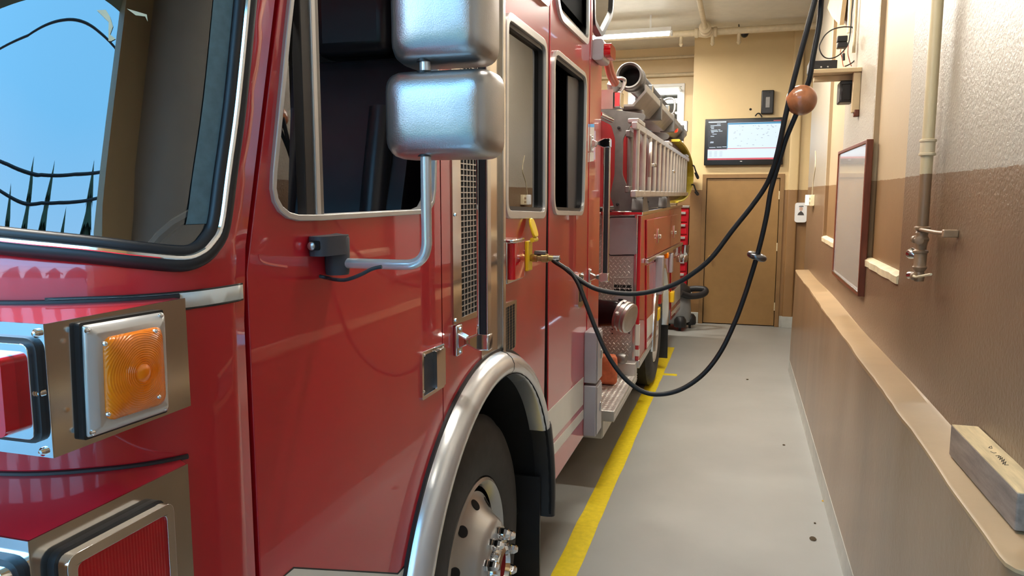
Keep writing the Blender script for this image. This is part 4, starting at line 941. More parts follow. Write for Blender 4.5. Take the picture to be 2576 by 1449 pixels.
x, z = Bk(1682, 268, 8.0); P('tray_handle', MB().tube([(x - .05, 8, z - .07), (x - .05, 8, z + .06), (x + .05, 8, z + .07), (x + .05, 8, z - .06)], .012, 8, True, sub=4), 'alu')
# nozzle bracket with copper pipe next to the cab lamp
q0 = D(1527, 150, 4.55); q1 = D(1536, 185, 4.7); q2 = D(1547, 208, 4.85)
vv = P('valve_pipe', MB().tube([D(1518, 140, 4.45), q0, q1, q2], .027, 16, sub=5), 'copper')
P('valve_body', MB().lathe([(.05, 0), (.06, .03), (.045, .07), (.05, .12), (.03, .16)], D(1552, 205, 4.9), (-.25, .1, -1), 20), 'alu_dark', vv)
P('valve_handle', MB().tube([D(1540, 200, 4.85), D(1560, 197, 4.8), D(1572, 203, 4.8), D(1566, 222, 4.85), D(1556, 235, 4.88)], .012, 8, sub=4), 'alu', vv)
cq = D(1546, 252, 4.85); vb = P('valve_clamp', MB().box(cq.x - .045, cq.x + .045, cq.y - .03, cq.y + .1, cq.z - .05, cq.z + .05), 'chrome', bev=.008); P('clamp_gap', MB().box(cq.x - .004, cq.x + .004, cq.y - .032, cq.y - .02, cq.z - .045, cq.z + .045), 'black_matte', vb)
cq = D(1524, 250, 4.8); P('bracket_plate', MB().box(cq.x - .14, cq.x + .045, cq.y, cq.y + .012, cq.z - .06, cq.z + .06), 'plate_alu')
P('grab_pin', MB().cyl(D(1508, 287, 4.55), D(1538, 302, 4.75), .018, n=14), 'chrome')

# ================================================================== THINGS CARRIED ON THE TRUCK
def ladder(name, label, X, y0, y1, zb, zt, step, rr, x_w, mt='ladder_alu'):
    t = thing(name, label, 'ladder', (X, (y0 + y1) / 2, zb))
    for z, h in ((zb, .045), (zt, .045)): obj('rail', MB().box(X - x_w, X + x_w, y0, y1, z - h / 2, z + h / 2), mt, t, bev=.006)
    y = y0 + .12; first = None
    while y < y1 - .05:
        if first is None: first = obj('rung', MB().cyl((X, y, zb), (X, y, zt), rr, n=14), mt, t); yy = y
        else:
            c = first.copy(); col.objects.link(c); c.parent = t; c.matrix_parent_inverse = first.matrix_parent_inverse.copy(); c.location = (0, y - yy, 0)
        y += step
    return t
LX = -.655
zl0 = S(1660, 488, LX)[1]; zl1 = S(1600, 318, LX)[1]; yl0 = S(1593, 470, LX)[0]; yl1 = S(1728, 480, LX)[0]
la = ladder('extension_ladder', 'silver extension ladder stored on edge along the side of the fire engine', LX, yl0, yl1, zl0, zl1, .35, .021, .018)
for yy in (yl0 + .9, yl0 + 2.6): obj('ladder_clip', MB().box(LX - .03, LX + .035, yy, yy + .16, (zl0 + zl1) / 2 - .012, (zl0 + zl1) / 2 + .012), 'satin_chrome', la, bev=.004)
for yy in (yl0 + .05, yl0 + 2.2, yl1 - .5): obj('top_guide', MB().box(LX - .05, LX + .02, yy, yy + .35, zl1 + .02, zl1 + .05), 'ladder_alu', la, bev=.006)
obj('pawl', MB().tube([(LX + .03, yl0 + .62, zl0 + .12), (LX + .035, yl0 + .60, zl0 + .26), (LX + .03, yl0 + .66, zl0 + .36)], .012, 8, sub=4), 'alu', la)
ladder('roof_ladder', 'second silver ladder nested behind the extension ladder on the fire engine', LX - .075, yl0 + .25, yl1 - .3, zl0 + .03, zl1 - .03, .35, .02, .016, 'alu_dark')  # metal darkened to stand for the shade behind the front ladder

sh = thing('suction_hose', 'thick grey-black hard suction hose with open end above the ladders', 'hose', (shx, 7.3, shz - .09))
obj('coupling', MB().lathe([(.074, .30), (.074, 0), (.086, -.012), (.094, 0), (.094, .05), (.088, .06), (.088, .14), (.096, .15), (.096, .19), (.084, .2), (.084, .30)], (shx, 5.5, shz), (0, 1, 0), 40), 'bracket_grey', sh)
obj('tube', MB().lathe([(.074, 0), (.078, 0)] + [(.080 if i % 2 else .075, .02 + i * .025) for i in range(118)] + [(.07, 3.0)], (shx, 5.68, shz), (0, 1, 0), 28), 'rubber', sh)
obj('dark_bore', MB().lathe([(.073, 0), (.073, .01), (0, .01)], (shx, 5.66, shz), (0, 1, 0), 28), 'black_matte', sh)
for y in (6.0, 7.4): obj('strap_buckle', MB().box(shx + .05, shx + .11, y, y + .05, shz - .06, shz + .0), 'satin_chrome', sh, bev=.005)

# yellow rescue board behind the ladders
YX = -.66; ye = min(S(1743, 440, YX)[0], 10.78); z1y = S(1716, 364, YX)[1]; z0y = S(1700, 507, YX)[1]
brd = thing('rescue_board', 'yellow-edged rescue board strapped behind the ladders at the truck tail', 'board', (YX, ye - .3, z0y))
y9 = S(1703, 362, YX)[0]; zm, zh = (z0y + z1y) / 2, (z1y - z0y) / 2
rim = [(y9 + (ye - y9) * max(0.0, math.cos(a)) ** .8, zm + zh * math.sin(a)) for a in [PI / 2 - PI * i / 30 for i in range(31)]]
obj('panel', MB().prism([rim], 0, -.735, -.715), 'board_inner', brd)
rg_ = []
for k_, (y, z) in enumerate(rim):
    n1 = Vector((math.cos(PI / 2 - PI * k_ / 30) * .9, math.sin(PI / 2 - PI * k_ / 30))); rg_.append([(x, y + n1.x * o_, z + n1.y * o_) for x, o_ in ((-.72, -.012), (YX + .022, -.012), (YX + .034, .0), (YX + .022, .014), (-.72, .014))])
obj('rim', MB().loft(rg_), 'yellow_board', brd)
for p in ((416, 448), (464, 490)):
    obj('strap', MB().tube([Vector((YX + .02, ye - .12, S(1735, p[0], YX)[1])), D(1741, p[0], ye * .945), D(1746, p[0] + 2, ye * .94), D(1750, p[0] + 14, ye * .94), D(1757, p[1] - 2, ye * .94), D(1754, p[1], ye * .94), D(1748, p[0] + 18, ye * .94)], .010, 8, sub=4), 'rubber', brd)
# folded orange hose on the pump step
oh = thing('hose_bundle', 'folded orange hose bundle lying on the diamond-plate step', 'hose', (-.95, 5.1, .475))
ox, oz = U(1530, 968, 2, .475).x, .475
oy = U(1530, 968, 2, .475).y
for i in range(4): obj('hose_fold', MB().box(ox - .32, ox + .06 - .012 * i, oy - .02 + i * .075, oy + .05 + i * .075, oz + .001, oz + .20 - .01 * i), 'orange_hose', oh, bev=.03, seg=4)
obj('coupling', MB().lathe([(.035, 0), (.04, .01), (.04, .05), (.03, .07), (0, .07)], (ox + .02, oy + .25, oz + .14), (1, -.2, 0), 18), 'alu_dark', oh)

# ================================================================== AIR LINE HANGING OVER THE AISLE
def dep(pts, z0, z1):
    n = len(pts); return [D(p[0], p[1], z0 + (z1 - z0) * (i / (n - 1)) ** 1.15) for i, p in enumerate(pts)]
cEnd = Vector((XC + .105, iy, iz)); zE = (cEnd - EYE).dot(FW)
HR = .0086
A = [(2050, 0), (2030, 75), (2010, 150), (1990, 230), (1972, 310), (1957, 380), (1943, 430), (1925, 470), (1890, 520), (1842, 580), (1790, 648), (1740, 690), (1690, 718), (1620, 737), (1560, 738), (1500, 727), (1455, 702), (1420, 674), (1392, 655)]
pa_ = dep(A, 2.36, zE); up_ = pa_[0] - pa_[2]; pa_ = [pa_[0] + up_ * ((ZC - pa_[0].z) / up_.z), pa_[0] + up_ * 1.0] + pa_ + [cEnd + Vector((.02, .002, .001)), cEnd]
ho = tag(obj('air_hose', MB().tube(pa_, HR, 12, sub=7), 'hose'), 'long black air hose drooping from the ceiling to the brass truck inlet', 'hose')
obj('hose_clamp', MB().lathe([(HR + .003, -.012), (HR + .003, .012)], cEnd + Vector((.012, 0, 0)), (1, 0, 0), 18), 'chrome', ho)
cp = MB().lathe([(.012, 0), (.016, .012), (.016, .03), (.013, .032), (.013, .045), (.017, .047), (.017, .07), (.012, .075), (.011, .095)], (XC + .012, iy, iz), (1, 0, 0), 18)
obj('brass_coupling', cp, 'brass_fit', ho); obj('coupling_latch', MB().box(XC + .03, XC + .075, iy - .012, iy + .012, iz + .014, iz + .028), 'alu_dark', ho, bev=.003)
B = [(2066, 0), (2061, 60), (2046, 140), (2038, 190), (2030, 217), (2016, 252), (2003, 287), (1988, 322), (1974, 358), (1962, 400), (1950, 440), (1938, 485), (1929, 540), (1917, 595), (1904, 645), (1889, 695), (1873, 745), (1848, 812), (1812, 886), (1768, 942), (1714, 979), (1660, 992), (1615, 984), (1570, 950), (1530, 895), (1500, 830), (1475, 765), (1456, 716), (1440, 690), (1425, 675)]
zB = 2.37
pb_ = dep(B, zB - .0, zE - .035); up_ = pb_[0] - pb_[1]; pb_ = [pb_[0] + up_ * ((ZC - pb_[0].z) / up_.z), pb_[0] + up_ * 1.5] + pb_
cd = tag(obj('support_cord', MB().tube(pb_, HR * .98, 12, sub=7), 'hose'), 'black looped cord threaded through the wooden ball, sagging lowest over the floor', 'hose')
bc = pb_[2 + 5]
bl = tag(obj('wooden_ball', MB().ball(bc, 38.5 * 2.38 / 1900, 40), 'wood_ball'), 'brown varnished wooden ball threaded on the hanging cord', 'ball')
n_ = (EYE - bc).normalized(); rb = 38.5 * 2.38 / 1900
bp = D(2031, 263, (bc - EYE).dot(FW)); q = bp - bc; q = (q + n_ * math.sqrt(max(rb * rb - q.length_squared, 0)))
obj('bolt_hole', MB().lathe([(.0105, -.004), (.0105, .0006), (.007, .0008), (.006, -.001), (0, -.001)], bc + q, q, 18), 'black_plastic', bl); obj('bolt', MB().lathe([(.0045, 0), (.0035, .0022), (0, .0028)], bc + q * 1.0, q, 12), 'alu', bl)
rc = pb_[2 + 14]; rd_ = (pb_[2 + 15] - pb_[2 + 13]).normalized()
tag(obj('cord_ring', MB().lathe([(.009, -.006)] + [(.0225 + .0125 * math.cos(a), .0125 * math.sin(a)) for a in [PI + .5 - (2 * PI - 1) * -i / 20 for i in range(0)]] + [(.0215 + .0125 * math.cos(a), .0115 * math.sin(a)) for a in [-PI * .75 + 1.5 * PI * i / 20 for i in range(21)]] + [(.009, .006)], rc, rd_ + Vector((-.1, 0, 0)), 32), mk('ring_metal', (0.16, 0.16, 0.17), 0.22, 0.9)), 'dark metal ring stopper on the hanging cord below the wooden ball', 'ring')

# ================================================================== RIGHT WALL
# riser pipe and valve
pyw = S(2325, 500, XW - .045)[0]; PX = XW - .045
zv = U(2310, 572, 0, PX).z
pp = thing('riser_pipe', 'vertical painted standpipe with valve on the right wall', 'pipe', (PX, pyw, zv))
obj('pipe', MB().cyl((PX, pyw, zv), (PX, pyw, ZC), .0205, n=20), 'pipe_two', pp)
zcp0, zcp1 = U(2328, 393, 0, PX).z, U(2328, 352, 0, PX).z
obj('union', MB().lathe([(.024, 0), (.0285, .002), (.0285, .009), (.025, .011), (.025, zcp1 - zcp0 - .011), (.0285, zcp1 - zcp0 - .009), (.0285, zcp1 - zcp0 - .002), (.024, zcp1 - zcp0)], (PX, pyw, zcp0), (0, 0, 1), 22), 'pipe_cream', pp)
zz = lambda p: U(2305, p, 0, PX).z
obj('valve_stack', MB().lathe([(.012, zz(705) - zv), (.017, zz(704) - zv), (.019, zz(690) - zv), (.016, zz(680) - zv), (.024, zz(672) - zv), (.025, zz(668) - zv), (.021, zz(664) - zv), (.022, zz(634) - zv), (.026, zz(631) - zv), (.026, zz(627) - zv), (.018, zz(624) - zv), (.02, zz(612) - zv), (.022, zz(606) - zv), (.026, zz(598) - zv), (.02, zz(590) - zv), (.022, zz(583) - zv), (.018, zz(578) - zv), (.028, zz(574) - zv), (.028, zz(569) - zv), (.021, zz(566) - zv)], (PX, pyw, zv), (0, 0, 1), 22), 'pipe_brown', pp)
a = U(2315, 574, 0, PX); hx = U(2372, 573, 0, PX); 
obj('wall_strut', MB().tube([(PX - .01, pyw, zz(574)), (PX + .0, hx.y + .06, zz(575)), (PX + .01, hx.y, zz(574))], .007, 10), 'pipe_brown', pp)
obj('strut_foot', MB().box(PX + .0, XW, hx.y - .014, hx.y + .012, zz(583), zz(566)), 'pipe_brown', pp, bev=.003)
for s_ in (-1, 1): obj('handwheel', MB().lathe([(.006, 0), (.007, .03), (.014, .032), (.015, .042), (.006, .045)], (PX - .005, pyw, zz(603)), (-.25, -s_, .1), 14), 'pipe_brown', pp)
g_ = U(2281, 637, 0, PX - .02)
obj('side_cap', MB().lathe([(.01, 0), (.018, .012), (.021, .02), (.021, .03), (.016, .036), (0, .04)], (PX - .012, pyw + .012, zz(642)), (-.45, .8, .35), 16), 'satin_chrome', pp)
obj('drain_tap', MB().lathe([(.008, 0), (.013, .012), (.014, .03), (.008, .034), (0, .036)], (PX - .012, pyw + .01, zz(690)), (-.45, .85, -.1), 14), 'satin_chrome', pp)
ty = U(2340, 690, 0, PX - .02)
obj('lever', MB().tube([(PX - .022, pyw - .005, zz(691)), (PX - .022, pyw - .06, zz(690)), (PX - .018, ty.y, ty.z)], .0045, 8), 'sill', pp); obj('lever_hub', MB().ball((PX - .018, pyw - .008, zz(692)), .015, 16), 'pipe_brown', pp)

# whiteboard
WX = XW - .035
y0, z1_ = S(2180, 350, WX); y1 = S(2108, 388, WX)[0]; z0_ = S(2153, 742, WX)[1]
wbd = thing('whiteboard', 'tall white dry-erase board in a dark wooden frame on the right wall', 'whiteboard', (WX, (y0 + y1) / 2, z0_))
q = [(y0, z0_), (y1, z0_), (y1, z1_), (y0, z1_)]
obj('wood_frame', MB().prism([q, inset(q, .022)], 0, WX, XW + .002), 'wood_frame', wbd, bev=.004); obj('board', MB().prism([inset(q, .02)], 0, WX + .008, WX + .02), 'whiteboard', wbd)
obj('chalk_rail', MB().box(WX - .004, WX + .01, y0 + .02, y1 - .02, z0_ + .022, z0_ + .03), 'satin_chrome', wbd, bev=.002)

# wooden block on the ledge
zb_ = zl + .01
p0 = U(2392, 1067, 2, zb_ + .085); p1 = U(2480, 1067, 2, zb_ + .085); p2 = U(2560, 1240, 2, zb_ + .085)
bkx0, bkx1 = p0.x, min(p1.x, XW - .003); bky1, bky0 = p0.y, p2.y
blk = thing('timber_block', 'worn timber block with pale top resting on the wall ledge', 'wood block', ((bkx0 + bkx1) / 2, (bky0 + bky1) / 2, zb_))
dx = p2.x - p0.x
base = [(p0.x, p0.y), (p0.x + (bkx1 - bkx0), p0.y), (p2.x + (bkx1 - bkx0), p2.y), (p2.x, p2.y)]
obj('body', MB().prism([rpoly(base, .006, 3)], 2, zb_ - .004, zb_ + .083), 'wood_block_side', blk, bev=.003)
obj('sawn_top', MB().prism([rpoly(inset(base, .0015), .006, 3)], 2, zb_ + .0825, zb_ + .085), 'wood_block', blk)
mkb = MB(); zt_ = zb_ + .0852
for pth in ([(2489, 1124), (2494, 1122), (2496, 1128), (2487, 1127), (2490, 1124)], [(2492, 1136), (2500, 1140), (2506, 1139)], [(2505, 1147), (2514, 1146), (2510, 1152), (2518, 1148), (2514, 1157), (2522, 1151), (2519, 1162), (2527, 1155), (2522, 1168), (2531, 1161), (2527, 1170), (2537, 1170)]):
    mkb.tube([U(p[0], p[1], 2, zt_) for p in pth], .0009, 5)
obj('pencil_marks', mkb, 'ink', blk)

# shelf with gear
sy0_ = U(2169, 172, 0, XW).y; szt = U(2169, 169, 0, XW).z; szb = szt - .025
xs0 = U(2044, 172, 1, sy0_).x; sy1_ = sy0_ + .42
shf = thing('wall_shelf', 'cream painted wall shelf on a wooden bracket near the ceiling', 'shelf', (XW - .2, sy0_, szb))
obj('board', MB().box(xs0, XW, sy0_, sy1_, szb, szt), 'cream_paint', shf, bev=.003)
obj('bracket_rib', MB().box(xs0 + .02, XW, sy0_ + .12, sy0_ + .16, szb - .035, szb), 'cream_paint', shf, bev=.003)
obj('bracket_leg', MB().box(XW - .045, XW, sy0_ + .02, sy0_ + .065, U(2158, 285, 0, XW).z, szb), 'cream_paint', shf, bev=.004)
obj('bracket_foot', MB().box(XW - .03, XW, sy0_ + .015, sy0_ + .07, U(2158, 295, 0, XW).z, U(2158, 278, 0, XW).z), 'wood_frame', shf, bev=.006)
x0_, _ = Bk(2113, 225, sy0_ + .1); x1_, _ = Bk(2149, 225, sy0_ + .1); z0_ = Bk(2130, 257, sy0_ + .1)[1]
spk = thing('speaker', 'black box speaker hanging under the wall shelf', 'speaker', ((x0_ + x1_) / 2, sy0_ + .17, z0_))
obj('cabinet', MB().box(x0_, x1_, sy0_ + .1, sy0_ + .26, z0_, szb - .037), 'black_plastic', spk, bev=.008); obj('grille_cloth', MB().box(x0_ + .008, x1_ - .008, sy0_ + .094, sy0_ + .102, z0_ + .012, szb - .06), 'black_gloss', spk, bev=.004)
x0_, z1_ = Bk(2045, 153, sy0_ + .06); x1_, _ = Bk(2107, 153, sy0_ + .06)
rt_ = thing('router_box', 'flat black electronics box lying on the wall shelf', 'electronics', ((x0_ + x1_) / 2, sy0_ + .15, szt))
obj('case', MB().box(x0_ - .02, x1_, sy0_ + .06, sy0_ + .25, szt + .001, z1_), 'black_plastic', rt_, bev=.004)
for k in (.35, .62): obj('knob', MB().lathe([(.006, 0), (.005, .006), (0, .007)], (x0_ + (x1_ - x0_) * k, sy0_ + .06, szt + .02), (0, -1, 0), 10), 'alu', rt_)
for i, (p, q) in enumerate(((90, 104), (106, 119))):
    x0_, z1_ = Bk(2107, p, sy0_ + .2); x1_, z0_ = Bk(2128, q, sy0_ + .2)
    e_ = tag(obj('cable_adapter', MB().box(x0_, x1_ + .01, sy0_ + .2, sy0_ + .26, z0_, z1_), 'black_plastic', bev=.005), ['upper of two small black cable adapters hanging above the shelf', 'lower of two small black cable adapters hanging above the shelf'][i], 'adapter', 'cable adapters above the shelf')
lp = [(2143, 68), (2120, 68), (2095, 74), (2076, 88), (2064, 108), (2061, 120), (2066, 135), (2076, 145), (2090, 147), (2105, 142), (2120, 130), (2133, 112), (2138, 90), (2141, 60), (2143, 30), (2146, 0), (2150, -60)]
l2 = [(2143, 68), (2155, 82), (2161, 100), (2163, 118), (2158, 138), (2148, 154), (2135, 163), (2125, 167)]
cb = MB().tube([D(p[0], p[1], 5.0) for p in lp], .0042, 8, sub=5); cb.tube([D(p[0], p[1], 5.0) for p in l2], .0042, 8, sub=5)
cbo = tag(obj('cable_loop', cb, 'black_plastic'), 'thin dark cable looped in a ring above the shelf', 'cable')
for p in (([(2118, 118), (2114, 130), (2118, 145), (2120, 160), (2122, 168)]), ([(2134, 110), (2133, 135), (2138, 155), (2142, 167)]), ([(2124, 118), (2122, 135)])): obj('cable_lead', MB().tube([D(q[0], q[1], 5.02) for q in p], .003, 6, sub=4), 'copper', cbo)
obj('inline_fuse', MB().cyl(D(2122, 135, 5.02), D(2122, 152, 5.02), .010, n=10), 'black_plastic', cbo)
for i, (pxl, r_, bot) in enumerate(((2139, .014, 78), (2153, .011, 125))):
    a = U(pxl, 20, 0, XW - .02); zb3 = U(pxl, bot, 0, XW - .02).z
    tag(obj('conduit', MB().cyl((XW - .02, a.y, zb3), (XW - .02, a.y, ZC), r_, n=14), 'pipe_cream'), ['wider pale conduit running down to the cable loop', 'narrow pale conduit right of the cable loop'][i], 'conduit', 'wall conduits above the shelf')
# cable and duct brace in the top of the recess
gq = [U(p[0], p[1], 0, XW + .03) for p in [(2100, 18), (2118, -40), (2150, -60), (2134, 62), (2112, 40)]]
tag(obj('steel_gusset', MB().prism([[(p.y, p.z) for p in gq]], 0, XW - .03, XW - .001), 'cream_paint'), 'cream angled gusset plate high on the right wall above the shelf', 'bracket')
# switch box and surface wire at the far corner
ys_, zs_ = S(2040, 500, XW - .03)
sw_ = thing('switch_box', 'small tan switch box at the far corner of the right wall', 'switch', (XW - .02, ys_, zs_))
obj('box', MB().box(XW - .04, XW, ys_ - .06, ys_ + .1, S(2040, 517, XW)[1], S(2040, 490, XW)[1]), 'sill', sw_, bev=.004)
obj('cover', MB().box(XW - .075, XW - .038, ys_ + .04, ys_ + .12, S(2034, 516, XW)[1], S(2034, 490, XW)[1]), 'white_plastic', sw_, bev=.006)
for k in range(2): obj('rocker', MB().box(XW - .044, XW - .039, ys_ - .04, ys_ + .02, S(2040, 512 - k * 10, XW)[1], S(2040, 507 - k * 10, XW)[1]), 'frame_brown', sw_)
tag(obj('surface_wire', MB().tube([(XW - .004, S(2052, 380, XW)[0], S(2052, 380, XW)[1]), (XW - .004, S(2052, 420, XW)[0], S(2052, 420, XW)[1]), (XW - .004, S(2047, 455, XW)[0], S(2047, 455, XW)[1]), (XW - .004, S(2044, 490, XW)[0], S(2044, 490, XW)[1])], .004, 6, sub=4), 'sill'), 'thin painted wire running down the wall into the switch box', 'cable')

# ================================================================== BACK WALL
x0_, z0_ = Bk(1998, 559, YW - .05); x1_, z1_ = Bk(2030, 510, YW - .05)
dsp = thing('soap_dispenser', 'white soap dispenser with a printed portrait on the back wall', 'dispenser', ((x0_ + x1_) / 2, YW - .05, z0_))
obj('housing', MB().prism([rrect(x0_, x1_, z0_, z1_, .035, 6)], 1, YW - .10, YW - .0), 'white_plastic', dsp, bev=.02, seg=4); cxd = (x0_ + x1_) / 2
obj('top_slot', MB().box(cxd - .04, cxd + .04, YW - .085, YW - .06, z1_ - .006, z1_ + .002), 'dark_print', dsp)
zc2 = (z0_ + z1_) / 2
obj('print_shirt', MB().prism([[(cxd - .042, zc2 - .035), (cxd + .042, zc2 - .035), (cxd + .03, zc2 - .005), (cxd, zc2 + .022), (cxd - .03, zc2 - .005)]], 1, YW - .102, YW - .0995), 'dark_print', dsp)
obj('print_face', MB().prism([[(cxd + .022 * math.cos(a), zc2 + .05 + .028 * math.sin(a)) for a in [2 * PI * i / 16 for i in range(16)]]], 1, YW - .102, YW - .0995), 'skin_print', dsp); obj('print_hat', MB().prism([[(cxd - .03, zc2 + .072), (cxd + .032, zc2 + .075), (cxd + .026, zc2 + .092), (cxd - .024, zc2 + .09)]], 1, YW - .1025, YW - .0995), 'cloth_grey', dsp)
# television
TY = YW - .09
x0_, z1_ = Bk(1774, 300, TY); x1_, z0_ = Bk(1969, 414, TY)
tv = thing('television', 'wall-mounted black television showing a map screen above the back door', 'television', ((x0_ + x1_) / 2, TY, z0_))
obj('bezel', MB().box(x0_, x1_, TY, TY + .07, z0_, z1_), 'black_gloss', tv, bev=.008)
obj('wall_mount', MB().box(-.1, .15, TY + .07, YW, z0_ + .2, z1_ - .15), 'black_plastic', tv)
W_, H_ = x1_ - x0_, z1_ - z0_; sx0, sx1_ = x0_ + W_ * .045, x1_ - W_ * .045; sz0_, sz1_ = z0_ + H_ * .115, z1_ - H_ * .055; sw2, sh2 = sx1_ - sx0, sz1_ - sz0_
def scr(name, rects, mt, d):
    b = MB()
    for (a0, b0, a1, b1) in rects: b.box(sx0 + sw2 * a0, sx0 + sw2 * a1, TY - d, TY - d + .001, sz1_ - sh2 * b1, sz1_ - sh2 * b0)
    return obj(name, b, mt, tv)
scr('screen', [(0, 0, 1, 1)], 'scr_white', .001)
scr('screen_panel', [(0, .03, .275, .72), (.25, .0, 1, .045)], 'scr_dark', .002)
scr('screen_header', [(.28, .05, 1, .09), (.268, .05, .28, .72)], 'scr_blue', .003)
scr('screen_bar', [(0, .955, 1, 1), (.275, .70, 1, .715), (0, .725, .275, .735), (.9, .005, 1, .02)], 'scr_red', .0035)
scr('screen_text', [(.12, .06, .17, .075), (.03, .10, .175, .115), (.03, .135, .08, .15), (.04, .17, .08, .185), (.035, .215, .13, .23), (.14, .21, .17, .225), (.04, .25, .14, .265), (.15, .245, .2, .26), (.045, .28, .08, .293), (.06, .32, .12, .332), (.035, .375, .085, .388), (.035, .52, .08, .533), (.03, .545, .08, .558), (.02, .665, .11, .678), (.125, .66, .195, .673), (.205, .655, .265, .668)], 'scr_white', .004)['kind'] = 'stuff'
random.seed(9)
scr('screen_map_marks', [(lambda a, b_: (a, b_, a + random.uniform(.008, .03), b_ + .008))(random.uniform(.30, .95), random.uniform(.12, .66)) for _ in range(46)] + [(.02 + .075 * i, .78 + .03 * j, .06 + .075 * i, .785 + .03 * j) for i in range(3) for j in range(5)], 'scr_grey', .004)['kind'] = 'stuff'
scr('screen_logo', [(.46, 1.035, .49, 1.05)], 'alu', .002)
# black box over the television with its lead
x0_, z0_ = Bk(1914, 287, YW - .06); x1_, z1_ = Bk(1948, 226, YW - .06)
ub = thing('wall_charger', 'black equipment box mounted on the wall above the television', 'electronics', ((x0_ + x1_) / 2, YW - .03, z0_))
obj('case', MB().box(x0_, x1_, YW - .07, YW, z0_, z1_), 'black_plastic', ub, bev=.014, seg=3)
obj('face_plate', MB().box(x0_ + .055, x1_ - .05, YW - .074, YW - .068, z0_ + .08, z1_ - .09), 'alu_dark', ub, bev=.004); obj('handle_slot', MB().box(x0_ + .05, x1_ - .05, YW - .073, YW - .068, z1_ - .04, z1_ - .02), 'black_gloss', ub)
obj('lead', MB().tube([D(p[0], p[1], 10.15) for p in [(1931, 226), (1924, 221), (1914, 226), (1906, 240), (1903, 258), (1908, 270), (1914, 282)]], .010, 6, sub=5), 'black_plastic', ub)
obj('lower_lead', MB().tube([D(p[0], p[1], 10.1) for p in [(1900, 292), (1905, 286), (1911, 286), (1917, 295)]], .009, 6, sub=5), 'black_plastic', ub)
x, z = Bk(1888, 275); tag(obj('wall_plug', MB().lathe([(.016, 0), (.012, .01), (0, .012)], (x, YW, z), (0, -1, 0), 12), 'black_matte'), 'small round black plug in the back wall left of the equipment box', 'plug')

# ================================================================== FLOOR ITEMS AT THE BACK
vx, vy = -.80, 10.38
vc = thing('wet_vacuum', 'grey wheeled shop vacuum with coiled black hose behind the fire engine', 'vacuum', (vx, vy, 0))
obj('tank', MB().lathe([(.17, .08), (.20, .10), (.215, .2), (.20, .44), (.19, .46)], (vx, vy, 0), (0, 0, 1), 32), 'vac_grey', vc)
obj('motor_head', MB().lathe([(.205, .46), (.21, .49), (.19, .56), (.12, .62), (.08, .64), (0, .64)], (vx, vy, 0), (0, 0, 1), 32), 'black_plastic', vc)
for a in (.35, -1.15, 2.0, -2.6):
    c = Vector((vx + .21 * math.cos(a), vy + .21 * math.sin(a), 0)); f_ = obj('caster_foot', MB().lathe([(.075, .05), (.085, .07), (.08, .15), (.05, .19), (0, .2)], c, (0, 0, 1), 18), 'black_plastic', vc)
    obj('caster', MB().cyl(c + Vector((-.016, 0, .03)), c + Vector((.016, 0, .03)), .03, n=16), 'rubber', f_)
for s_ in (-1, 1): obj('clamp', MB().box(vx + s_ * .20 - .02, vx + s_ * .20 + .02, vy - .03, vy + .03, .40, .50), 'alu', vc, bev=.006)
hz = [(1712, 738, .04), (1735, 745, 0), (1760, 743, 0), (1774, 736, 0), (1772, 728, 0), (1750, 726, 0), (1728, 728, 0), (1714, 727, 0), (1695, 735, 0)]
obj('vacuum_hose', MB().tube([D(p[0], p[1], 10.0 + .06 * i) for i, p in enumerate(hz)], .042, 14, sub=6), 'rubber', vc)
# tool cabinet
cx1 = Bk(1732, 560, 11.0)[0]
tcb = thing('tool_cabinet', 'tall red tool cabinet with silver drawer pulls behind the truck tail', 'cabinet', (cx1 - .35, 11.2, 0))
obj('body', MB().box(cx1 - .7, cx1, 11.0, 11.45, .08, 1.62), 'red', tcb, bev=.01)
obj('top_mat', MB().box(cx1 - .71, cx1 + .01, 10.98, 11.46, 1.62, 1.65), 'alu', tcb, bev=.006)
for i in range(8):
    z = 1.50 - i * .175; d_ = obj('drawer', MB().box(cx1 - .68, cx1 - .02, 10.985, 11.01, z - .075, z + .075), 'red', tcb, bev=.004); obj('drawer_pull', MB().box(cx1 - .62, cx1 - .04, 10.965, 10.99, z + .030, z + .065), 'trim_alu', d_, bev=.005)
for sx_ in (cx1 - .62, cx1 - .08):
    for sy_ in (11.07, 11.38): obj('caster', MB().cyl((sx_ - .02, sy_, .04), (sx_ + .02, sy_, .04), .04, n=14), 'rubber', tcb)
x, z = Bk(1722, 632, 9.9); ex = P('rear_fitting', MB().lathe([(.05, -.09), (.055, -.02), (.045, 0), (.06, .04), (.06, .13)], (x, 9.82, z - .04), (0.1, .0, 1), 20), 'chrome'); P('fitting_stem', MB().cyl((x, 9.82, z - .04), (X2 - .05, YR - .01, z - .12), .03, n=12), 'alu', ex)
# framed notice over the truck's deck
x0_, z0_ = Bk(1664, 516, 9.4); x1_, z1_ = Bk(1702, 497, 9.4)
dkb = P('deck_box', MB().box(x0_ - .5, x1_, 9.4, 9.6, ZT + .02, z1_), 'cream_paint', bev=.01)
px0, pz0 = Bk(1673, 512, 9.395); h_ = .042
P('letter', MB().prism([[(px0, pz0), (px0 + h_ * .18, pz0), (px0 + h_ * .18, pz0 + h_ * .4), (px0 + h_ * .45, pz0 + h_ * .4), (px0 + h_ * .62, pz0 + h_ * .55), (px0 + h_ * .62, pz0 + h_ * .85), (px0 + h_ * .45, pz0 + h_), (px0, pz0 + h_)], [(px0 + h_ * .18, pz0 + h_ * .55), (px0 + h_ * .42, pz0 + h_ * .55), (px0 + h_ * .45, pz0 + h_ * .6), (px0 + h_ * .45, pz0 + h_ * .8), (px0 + h_ * .42, pz0 + h_ * .85), (px0 + h_ * .18, pz0 + h_ * .85)]], 1, 9.396, 9.401), 'frame_brown', dkb)

